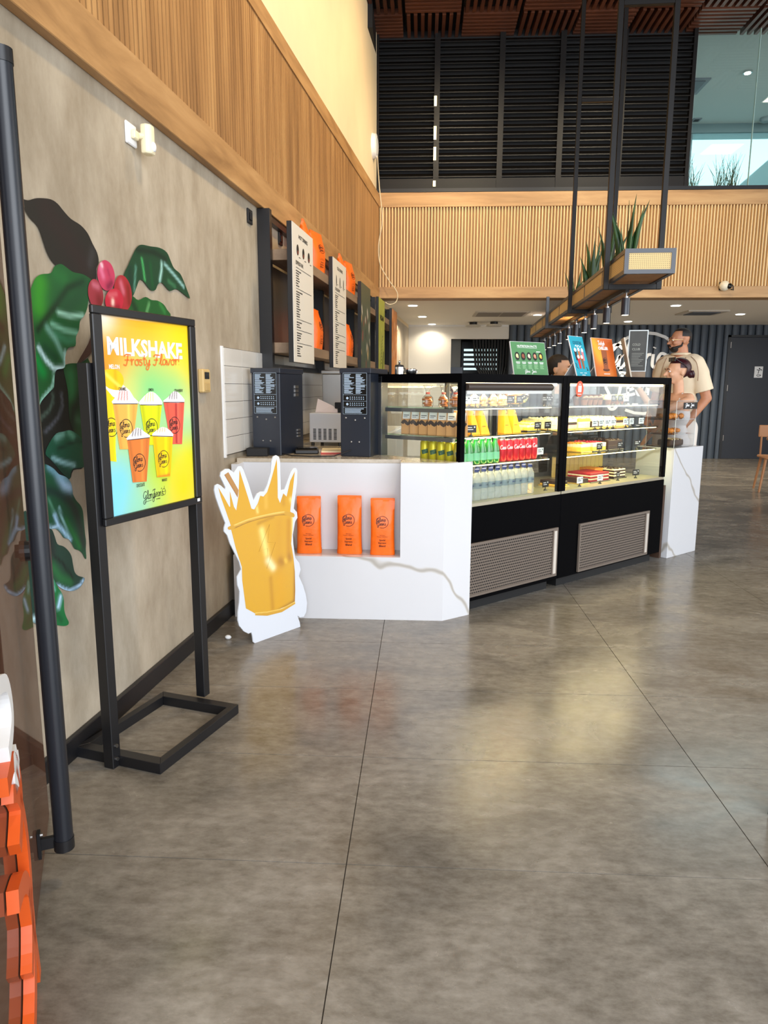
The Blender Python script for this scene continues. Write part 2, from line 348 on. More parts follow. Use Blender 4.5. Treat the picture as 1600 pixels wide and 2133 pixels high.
def painted(name, outline, base, strokes, parent, y, h=.012, smooth=True, fn=FLAT, m=None, edge=None):
    """a flat hand-painted shape: crisp outline, soft brush strokes held as vertex colours"""
    ol = [(p[0], p[1]) for p in (catmull([(a, b, 0) for a, b in outline], 3, True) if smooth else [Vector((a, b, 0)) for a, b in outline])]
    n = len(ol); pts = [Vector(p) for p in ol]
    x0, x1 = min(p[0] for p in ol), max(p[0] for p in ol); z0, z1 = min(p[1] for p in ol), max(p[1] for p in ol)
    j = 0; zz = z0
    while zz < z1:
        xx = x0 + (h / 2 if j % 2 else 0)
        while xx < x1: pts.append(Vector((xx, zz))); xx += h
        zz += h * .87; j += 1
    V, E_, F_, _, _, _ = geometry.delaunay_2d_cdt(pts, [(i, (i + 1) % n) for i in range(n)], [tuple(range(n))], 1, 1e-5)
    me = bpy.data.meshes.new(name); me.from_pydata([fn(v.x, v.y, y) for v in V], [], F_)
    cl = me.color_attributes.new('Col', 'FLOAT_COLOR', 'POINT'); bl = [S(c) for c in base]
    data = []
    for v in V:
        c = list(bl)
        for pl, wd, col, st in strokes:
            d = min((_segd(v.x, v.y, pl[i], pl[i + 1]) for i in range(len(pl) - 1)), default=9)
            if d < wd * 3:
                k = st * math.exp(-(d / wd) ** 2)
                for q in range(3): c[q] += (S(col[q]) - c[q]) * k
        data += [c[0], c[1], c[2], 1.0]
    cl.data.foreach_set('color', data); me.materials.append(m or vcolmat('wall_paint_pigment'))
    bm = bmesh.new(); bm.from_mesh(me); bmesh.ops.recalc_face_normals(bm, faces=bm.faces); bm.to_mesh(me); bm.free()
    o = bpy.data.objects.new(name, me); COL.objects.link(o)
    if parent: o.parent = parent
    return o
# ================================================================ THE SETTING
WANG = math.atan2(.99637, .085112)
WALL = frame(-1.2475 - .01495, 2.351 + .00128, 0, WANG)     # local x runs along the left wall, -y into the room
def wall_pt(u, off, z): return WALL @ Vector((u, -off, z))

# floor: 1.2 x 0.6 m porcelain tiles, every tile a piece
fl = MB().box(-2.6, 9.4, -1.6, 14.4, -.08, -.006).build('floor', grout); structure(fl)
TX0, TY0 = -0.195, 4.2225
_tile = {}
for i in range(-2, 8):
    for k in range(-17, 10):
        x0, y0 = TX0 + 1.2 * i, TY0 - .6 * k
        if y0 + .3 < -1.2 or y0 > 14.3 or x0 > 9: continue
        if i == -2 and y0 > .8: continue
        if i < 0 and y0 > 9.0 and x0 < -1.5: continue
        if not _tile: _tile['m'] = MB().box(.0015, 1.1985, .0015, .5985, -.006, 0).build('tile', tile_floor, fl).data; bpy.data.objects.remove([o for o in fl.children][0])
        t = bpy.data.objects.new('tile', _tile['m']); COL.objects.link(t); t.parent = fl; t.location = (x0, y0 - .0, 0)

# left wall
wl = MB().box(-3.6, 12.1, 0, .18, 0, 2.47).build('wall_left', concrete, M=WALL); structure(wl)
MB().box(-3.6, 12.1, .0, .18, 2.47, 6.0).build('plaster', cream, wl)
MB().box(-3.6, 7.66, -.045, 0, 2.462, 2.645).build('trim', wood_h, wl, bevel=.003)
MB().box(-3.6, 7.66, -.012, 0, 2.645, 3.66).build('backing', wood_groove, wl)
# the upper board rises slightly along the wall
_t = MB(); _t.add([(-3.6, -.045, 3.42), (7.66, -.045, 3.68), (7.66, 0, 3.68), (-3.6, 0, 3.42), (-3.6, -.045, 3.50), (7.66, -.045, 3.83), (7.66, 0, 3.83), (-3.6, 0, 3.50)],
    [(0, 3, 2, 1), (4, 5, 6, 7), (0, 1, 5, 4), (1, 2, 6, 5), (2, 3, 7, 6), (3, 0, 4, 7)])
_t.build('trim', wood_h, wl)
_s = None
for k in range(200):
    u = -.34 + .04 * k
    if u > 7.63: break
    zt = 3.55 + (u - 0) * .0231
    if _s is None: _s = MB().box(0, .029, -.036, -.012, 0, 1).build('slat', wood_v, wl); o = _s
    else: o = bpy.data.objects.new('slat', _s.data); COL.objects.link(o); o.parent = wl
    o.location = (u, 0, 2.645); o.scale = (1, 1, zt - 2.645 - .03)
bb = MB().box(-3.6, 1.72, -.022, 0, 0, .085).build('baseboard_left', black, M=WALL, bevel=.003); structure(bb)

# glazed backsplash tiles on the left wall, 305 x 100 mm
bs = MB().box(1.69, 7.3, -.006, 0, .95, 1.56).build('wall_tiling', grout, M=WALL); structure(bs)
MB().box(1.672, 1.69, -.012, 0, .94, 1.565).build('trim', white, bs)
_b = None
for j in range(6):
    for i in range(18):
        if _b is None: _b = MB().box(.003, .303, -.014, -.006, .0015, .0995).build('tile', tile_white, bs); o = _b
        else: o = bpy.data.objects.new('tile', _b.data); COL.objects.link(o); o.parent = bs
        o.location = (1.69 + .306 * i, 0, .955 + .1005 * j)

# back of the hall: timber fascia of the mezzanine
FY = 9.95
fa = MB().box(-.75, 9.2, FY + .01, FY + .25, 2.52, 3.9).build('wall_fascia', wood_back); structure(fa)
MB().box(-.66, 9.2, FY - .035, FY + .01, 2.52, 2.665).build('trim', wood_x, fa, bevel=.003)
MB().box(-.66, 9.2, FY - .035, FY + .01, 3.675, 3.855).build('trim', wood_x, fa, bevel=.003)
_s = None
for k in range(245):
    x = -.61 + .04 * k
    if _s is None: _s = MB().box(0, .014, -.028, .01, 2.665, 3.675).build('slat', wood_light, fa); o = _s
    else: o = bpy.data.objects.new('slat', _s.data); COL.objects.link(o); o.parent = fa
    o.location = (x, FY, 0)

# louvred shutters above
brown_metal = mat('bronze_black_metal', C(17, 13, 11), .45, spec=.3); louver_m = mat('louver_metal', C(12, 9, 7), .45, spec=.35)
wn = MB().box(-.72, 3.42, FY + .10, FY + .14, 3.9, 5.98).build('window_1', black_matte); structure(wn)
MB().box(-.66, 9.2, FY - .03, FY + .06, 3.86, 3.905).build('sill', black, wn)
MB().box(-.66, 3.40, FY - .01, FY + .04, 3.905, 4.03).build('rail', brown_metal, wn)
BX = [-.62, .16, .98, 1.74, 2.5, 3.38]
_mu = None
for i, x in enumerate(BX):
    MB().box(x - .035 if i else x - .02, x + .035 if i < 5 else x + .01, FY - .02, FY + .05, 3.9, 5.76).build('mullion', brown_metal, wn)
for i in range(5):
    a, b = BX[i] + .035, BX[i + 1] - .035
    lv = MB().add([(a, FY - .01, 0), (b, FY - .01, 0), (b, FY + .055, .052), (a, FY + .055, .052), (a, FY - .01, .012), (b, FY - .01, .012), (b, FY + .055, .064), (a, FY + .055, .064)],
        [(0, 3, 2, 1), (4, 5, 6, 7), (0, 1, 5, 4), (1, 2, 6, 5), (2, 3, 7, 6), (3, 0, 4, 7)]).build('louver', louver_m, wn)
    for k in range(20):
        o = lv if k == 0 else bpy.data.objects.new('louver', lv.data)
        if k: COL.objects.link(o); o.parent = wn
        o.location = (0, 0, 4.045 + .0845 * k)
leak_glow = emitmat('light_leak_glow', C(255, 238, 180), 2.2)  # glowing strips on the mullion stand in for light leaking past it
m = MB()
for z0, z1 in ((3.93, 4.0), (4.25, 4.41), (4.5, 4.66), (4.9, 5.02)): m.box(.125, .158, FY - .023, FY - .0205, z0, z1)
m.build('light_leak_strip', leak_glow, wn)

# upstairs room behind glass
wg = MB().box(3.42, 9.2, FY + .02, FY + .032, 3.905, 5.76).build('window_2', upglass); structure(wg)
MB().box(4.16, 4.166, FY + .01, FY + .04, 3.905, 5.76).build('glass_joint', mat('silicone_joint', C(170, 200, 195), .3), wg)
teal_ceiling = mat('upstairs_ceiling_paint', C(176, 186, 184), .8)
structure(MB().box(2.6, 9.2, FY + .2, 14.4, 6.05, 6.12).build('ceiling_upstairs', teal_ceiling))
structure(MB().box(2.5, 9.2, FY + .25, 14.4, 3.7, 3.88).build('floor_upstairs', mat('upstairs_floor', C(150, 150, 145), .5)))
ub = MB().box(2.6, 9.2, 14.2, 14.3, 3.88, 6.05).build('wall_upstairs', mat('pale_cyan_glass_wall', C(160, 200, 206), .03, .5, spec=1.0)); structure(ub)
MB().box(2.6, 9.2, 14.15, 14.2, 5.90, 6.05).build('trim', mat('teal_grey_rail', C(96, 116, 118), .5), ub)
m = MB()
for x in (4.85, 6.45, 8.1): m.box(x, x + .02, 14.19, 14.2, 3.88, 5.9)
m.build('glass_joint', mat('teal_grey_rail', C(96, 116, 118)), ub)
structure(MB().box(2.5, 2.6, FY + .14, 14.3, 3.88, 6.05).build('wall_upstairs_side', MATS['upstairs_ceiling_paint']))
panel_glow = emitmat('warm_light_panel', C(255, 232, 190), 2.4)
for i, (x, y) in enumerate(((5.62, 12.55), (7.4, 12.55))):
    t = empty('ceiling_light', frame(x, y, 6.05), ['square warm upstairs ceiling panel light on the frame edge', 'second square upstairs ceiling panel light farther right'][i], 'ceiling light')
    MB().box(-.02, .62, -.02, .62, -.012, 0).build('frame', white, t); MB().box(0, .6, 0, .6, -.016, -.012).build('diffuser', panel_glow, t)
t = empty('ceiling_spotlight', frame(4.854, 11.97, 6.05), 'bright round spotlight in the upstairs ceiling behind glass', 'spotlight')
MB().lathe([(.07, -.03), (.07, 0)], n=14).build('housing', chrome, t); MB().lathe([(.045, -.036), (.045, -.03)], n=14).build('lens', emitmat('spot_glow', C(255, 250, 225), 25), t)
spot('upstairs_spot_light', (4.854, 11.97, 5.99), (4.9, 12.2, 4), 40, (1, .95, .8), 130)
t = empty('ceiling_vent', frame(3.75, 12.18, 6.05), 'large grey square air diffuser on the upstairs ceiling by the shutters', 'vent')
MB().box(0, .65, 0, .6, -.02, 0).build('frame', mat('diffuser_grey', C(112, 118, 124)), t); MB().box(.06, .59, .06, .54, -.03, -.02).build('louvre', mat('diffuser_dark', C(84, 88, 96)), t)
t = empty('ceiling_vent', frame(4.76, 13.86, 6.05), 'tiny dark square ceiling vent upstairs near the back rail', 'vent')
MB().box(0, .14, 0, .16, -.015, 0).build('frame', mat('diffuser_grey', C(112, 118, 124)), t); MB().box(.03, .11, .03, .13, -.02, -.015).build('louvre', black_matte, t)
t = tag(MB().lathe([(.075, -.07), (.1, -.035), (.1, 0)], n=16).build('smoke_detector', mat('detector_grey', C(120, 132, 134), .4), M=frame(6.02, 13.9, 6.05)), 'grey dome smoke detector on the upstairs ceiling behind glass', 'detector')

# dark timber lattice ceiling
ce = MB().box(-1.9, 9.2, -1.6, FY + .15, 5.9, 6.0).build('ceiling', mat('ceiling_void', C(24, 19, 17), .8)); structure(ce)
proto = None
def lattice():
    p = MB().box(0, .68, 0, .68, .05, .06).build('lattice_panel', mat('lattice_backing', C(20, 14, 12), .7), ce)
    s0 = MB().box(.01, .67, 0, .042, -.03, .05).build('slat', wood_dark, p); s0.location = (0, .012, 0)
    for k in range(1, 8):
        o = bpy.data.objects.new('slat', s0.data); COL.objects.link(o); o.parent = p; o.location = (0, .012 + .086 * k, 0)
    return p
for j in range(3):
    for i in range(12):
        x0, y0 = -.95 + .7 * i, 9.47 - .7 * j
        if proto is None: p = proto = lattice()
        else:
            p = bpy.data.objects.new('lattice_panel', proto.data); COL.objects.link(p); p.parent = ce
            for ch in proto.children:
                o = bpy.data.objects.new('slat', ch.data); COL.objects.link(o); o.parent = p; o.location = ch.location
        if (i + j) % 2: p.location = (x0 + .68, y0, 5.78); p.rotation_euler = (0, 0, R(90))
        else: p.location = (x0, y0, 5.78)
structure(MB().box(-.75, -.62, 9.2, FY, 5.5, 5.8).build('trim_1', black_matte))

# under the mezzanine: ceiling, far wall, openings
cm = MB().box(-.9, 9.2, FY + .0, 14.35, 2.53, 2.62).build('ceiling_mezzanine', ceilwhite); structure(cm)
DL = [(-.133, 10.82), (.011, 12.48), (.196, 13.95), (3.67, 10.88), (3.70, 13.4), (5.12, 12.13), (6.0, 10.9), (1.9, 12.2)]
dlab = ['first recessed round downlight from the fascia at the left wall side', 'second recessed round downlight along the left wall side', 'farthest round downlight by the white far wall', 'large oval looking downlight right of the planter near the fascia',
        'round downlight in front of the ribbed wall, behind the white sign', 'small downlight beside the ceiling diffuser above the door', 'downlight above the right edge of the hall', 'downlight hidden above the hanging planter']
for i, (x, y) in enumerate(DL):
    t = empty('downlight', frame(x, y, 2.53), dlab[i], 'downlight')
    MB().lathe([(.085, -.008), (.085, 0)], n=18).build('trim_ring', white, t); MB().lathe([(.066, -.013), (.066, -.008)], n=18).build('lamp', emitmat('downlight_glow', C(255, 248, 232), 9), t)
    spot('downlight_beam.%03d' % i, (x, y, 2.5), (x, y + .15, 0), 95 if y < 13.9 else 26, (1, .88, .68), 150, .7, .05)
t = empty('ceiling_vent', frame(.85, 11.72, 2.53), 'long two-panel return air grille under the mezzanine ceiling', 'vent')
MB().box(0, .86, 0, .75, -.012, 0).build('frame', mat('grille_frame', C(196, 188, 176)), t)
for i in range(2): MB().box(.05 + .39 * i, .42 + .39 * i, .06, .69, -.016, -.01).build('grille', mat('grille_grey', C(140, 132, 124)), t)
t = empty('ceiling_vent', frame(4.1, 11.55, 2.53), 'square four-way ceiling diffuser under the mezzanine near the door', 'vent')
MB().box(0, .62, 0, .62, -.02, 0).build('frame', mat('grille_frame', C(196, 188, 176)), t); MB().box(.1, .52, .1, .52, -.03, -.018).build('louvre', mat('diffuser_dark', C(84, 88, 96)), t)

wb = MB(); wb.box(-.5, .574, 14.2, 14.35, 0, 2.53); wb.box(.574, 1.68, 14.2, 14.35, 2.27, 2.53); wb.box(.574, 1.68, 14.2, 14.35, 0, .9)
wb = wb.build('wall_back', wallwhite); structure(wb)
MB().box(-.5, 1.66, 14.17, 14.2, 2.50, 2.53).build('trim', white, wb)
# pass-through to a dark kitchen
k = MB(); k.box(.5, 3.2, 15.9, 16.0, 0, 2.6); k.box(.45, .5, 14.35, 16, 0, 2.6); k.box(3.2, 3.25, 14.35, 16, 0, 2.6); k.box(.5, 3.2, 14.35, 16, 2.6, 2.65); k.box(.5, 3.2, 14.35, 16, -.05, 0)
k = k.build('wall_kitchen', mat('kitchen_dark', C(30, 30, 34), .7)); structure(k)
MB().box(.5, .80, 14.9, 15.5, 1.75, 2.3).build('kitchen_hood', mat('hood_grey', C(150, 146, 136), .5), k)
MB().box(.5, .84, 14.8, 15.5, .9, 1.75).build('kitchen_cabinet', mat('cabinet_blue_grey', C(92, 98, 112), .4), k)
sh = empty('window_3', None); sh['kind'] = 'structure'; sh.location = (.92, 15.86, 1.70)
MB().box(-.05, .78, 0, .03, -.05, .62).build('frame', black, sh)
_s = MB().box(0, .72, -.02, 0, 0, .045).build('slat', emitmat('daylight_glow_slat', C(200, 228, 228), 1.2), sh)  # slats glow themselves in place of daylight through the louvres
for i in range(5):
    o = _s if i == 0 else bpy.data.objects.new('slat', _s.data)
    if i: COL.objects.link(o); o.parent = sh
    o.location = (0, 0, .02 + .1 * i)
t = empty('strand_curtain', frame(1.33, 14.5, 2.27), 'black stranded curtain gathered in the kitchen pass-through', 'curtain')
rs = random.Random(3)
for i in range(13):
    a = -.30 + .06 * i; b = a * .35 + .12
    MB().tube([(a, 0, 0), (a * .85 + b * .15, rs.uniform(-.03, .03), -.5), (b, 0, -.95), (b * .8, 0, -1.3)], [.028, .024, .016, .014], 5).build('strand', black_matte, t, smooth=50)
# ribbed navy planks
rb = MB().box(1.68, 9.2, 14.2, 14.35, 0, 2.53).build('wall_ribbed', mat('navy_back', C(18, 22, 28), .7)); structure(rb)
prof = [(.0, 0)] + [(.0665 - .0665 * math.cos(math.pi * (.08 + .84 * t / 6)), -.02 - .032 * math.sin(math.pi * (.08 + .84 * t / 6))) for t in range(7)] + [(.133, 0)]
pk = MB().prism([(p[0], p[1]) for p in prof], 0, 1).build('plank', navy, rb, smooth=40)
xs = [1.69 + .144 * i for i in range(52)]
for i, x in enumerate(xs):
    o = pk if i == 0 else bpy.data.objects.new('plank', pk.data)
    if i: COL.objects.link(o); o.parent = rb
    over = 5.78 < x < 6.95
    o.location = (x, 14.2, 2.34 if over else 0); o.scale = (1, 1, .19 if over else 2.53)
dr = MB().box(5.84, 6.98, 14.16, 14.2, 0, 2.30).build('door_1', navy_door, bevel=.004); structure(dr)
m = MB(); m.box(5.79, 5.84, 14.13, 14.2, 0, 2.34); m.box(6.98, 7.03, 14.13, 14.2, 0, 2.34); m.box(5.79, 7.03, 14.13, 14.2, 2.30, 2.34); m.build('door_frame', black, dr)
for z in (.35, 1.3, 2.1): MB().cyl((5.85, 14.14, z), (5.85, 14.14, z + .11), .012).build('hinge', steel, dr)
MB().cyl((6.88, 14.1, 1.0), (6.88, 14.16, 1.0), .03).build('door_handle', steel, dr)
sg = tag(MB().box(0, .155, 0, .006, 0, .21).build('door_sign', white, M=frame(6.33, 14.15, 1.55)), 'small white pictogram sign on the navy door', 'sign')
m = MB(); disc(m, .09, .17, .014, -.002); ribbon(m, [(.04, .15), (.09, .14), (.12, .155), (.135, .13)], .012, -.002); ribbon(m, [(.08, .14), (.075, .1), (.07, .075)], .012, -.002); ribbon(m, [(.04, .05), (.07, .025), (.11, .035), (.12, .05), (.05, .055)], .01, -.002)
m.build('pictogram', ink, sg)
wr = MB().box(9.2, 9.4, -1.6, 14.4, 0, 1.0); wr.box(9.2, 9.4, -1.6, 14.4, 3.4, 6.0); wr.box(9.2, 9.4, 7.2, 14.4, 1, 3.4); wr = wr.build('wall_right', wallwhite); structure(wr)
m = MB()
for y in (-1.5, .7, 2.9, 5.1, 7.15): m.box(9.22, 9.3, y, y + .06, 1.0, 3.4)
m.build('window_frame', black, wr)

# big white script logo mounted on the ribbed wall
lg = empty('wall_logo', frame(4.27, 14.14, 1.62), 'big white script lettering in a ring on the navy ribbed wall', 'sign')
m = MB(); ring_logo(m, 0, 0, .76, .055, -.02, thick=.03, n=4)
m.build('lettering', white, lg)
# cameras, detectors and fittings on the structure
t = empty('security_camera', frame(3.93, FY - .04, 2.66), 'round white security camera on the fascia bottom board', 'camera')
MB().ball((0, -.05, 0), .065, .065, .065, 14, 9).build('housing', mat('camera_white', C(238, 226, 200), .35), t, smooth=60); MB().ball((.045, -.095, -.01), .035, .03, .035, 12, 7).build('lens', black_gloss, t, smooth=60)
MB().box(-.05, .05, -.012, 0, -.05, .05).build('mount', black, t); MB().tube([(.07, -.05, .03), (.12, -.03, 0), (.13, -.02, -.05), (.1, -.02, -.04)], .008).build('cable', ink, t)
for i, (x, y, lab) in enumerate(((.95, 13.6, 'white ceiling router with dark base, left of the two by the far wall'), (1.32, 13.5, 'white ceiling router with dark base, right of the two by the far wall'))):
    t = empty('ceiling_router', frame(x, y, 2.53), lab, 'router')
    MB().lathe([(.12, -.085), (.15, -.07), (.13, -.05)], n=18).build('cover', mat('router_white', C(215, 210, 200), .4), t, smooth=40); MB().lathe([(.07, -.05), (.07, 0)], n=12).build('base', black, t)
tag(MB().tube([(1.07, 13.58, 2.47), (1.16, 13.55, 2.45), (1.25, 13.52, 2.48)], .006).build('ceiling_cable', white), 'thin white cable strung between the two ceiling routers', 'cable')
t = empty('wall_speaker', WALL @ Matrix.Translation((7.28, -.0, 4.33)), 'white round wall device with cable high in the corner', 'speaker')
MB().cyl((0, 0, 0), (0, -.05, 0), .15, .14, 20).build('housing', white, t, smooth=40); MB().cyl((0, -.05, 0), (0, -.06, 0), .11, .1, 20).build('cover', mat('speaker_grey', C(205, 205, 205), .5), t)
cab = [wall_pt(7.28, .06, 4.2), Vector((-.57, 9.83, 3.9)), Vector((-.53, 9.82, 3.5)), Vector((-.58, 9.85, 3.2)), Vector((-.56, 9.84, 2.95)), Vector((-.45, 9.8, 2.75)), Vector((-.33, 9.78, 2.58)), Vector((-.34, 9.77, 2.46)), Vector((-.42, 9.74, 2.42)), Vector((-.48, 9.7, 2.44))]
tag(MB().tube(catmull(cab, 5), .007, 5).build('hanging_cable', mat('ivory_cable', C(215, 200, 170), .5)), 'thin pale cable looping down the corner to the menu shelf', 'cable')
t = empty('motion_sensor', WALL @ Matrix.Translation((.68, 0, 2.31)), 'ivory motion sensor with socket plate on the concrete wall', 'sensor')
MB().box(0, .085, -.012, 0, 0, .085).build('socket_plate', white, t, bevel=.004); MB().box(.03, .07, -.03, -.012, .025, .06).build('socket', mat('ivory_plastic', C(238, 226, 190), .4), t, bevel=.004)
MB().cyl((.055, -.03, .04), (.09, -.045, .05), .012).build('bracket', MATS['ivory_plastic'], t)
m = MB(); m.prism([(.075, -.03), (.125, -.03), (.13, -.055), (.12, -.075), (.085, -.075), (.07, -.055)], -.02, .095); m.build('housing', MATS['ivory_plastic'], t, bevel=.008, seg=2)
MB().ball((.102, -.075, .01), .018, .01, .02).build('lens', white, t, smooth=60)
for i, (u, z, lab) in enumerate(((2.2, 2.33, 'small black wall switch left of the shelf post'), (2.88, 2.33, 'small dark wall switch inside the shelf frame'))):
    t = empty('wall_switch', WALL @ Matrix.Translation((u, 0, z)), lab, 'switch'); MB().box(0, .085, -.012, 0, 0, .085).build('plate', black, t, bevel=.003); MB().box(.02, .065, -.018, -.012, .02, .065).build('rocker', black_gloss, t, bevel=.002)
t = empty('thermostat', WALL @ Matrix.Translation((1.335, 0, 1.31)), 'beige wall thermostat with a dark display behind the poster stand', 'thermostat')
bei = mat('beige_plastic', C(206, 176, 118), .45); MB().box(0, .1, -.03, 0, 0, .12).build('housing', bei, t, bevel=.006); MB().box(.02, .08, -.032, -.03, .07, .105).build('display', black_gloss, t); MB().box(.02, .08, -.034, -.03, .01, .05).build('flap', mat('beige_flap', C(190, 160, 104), .4), t, bevel=.002)

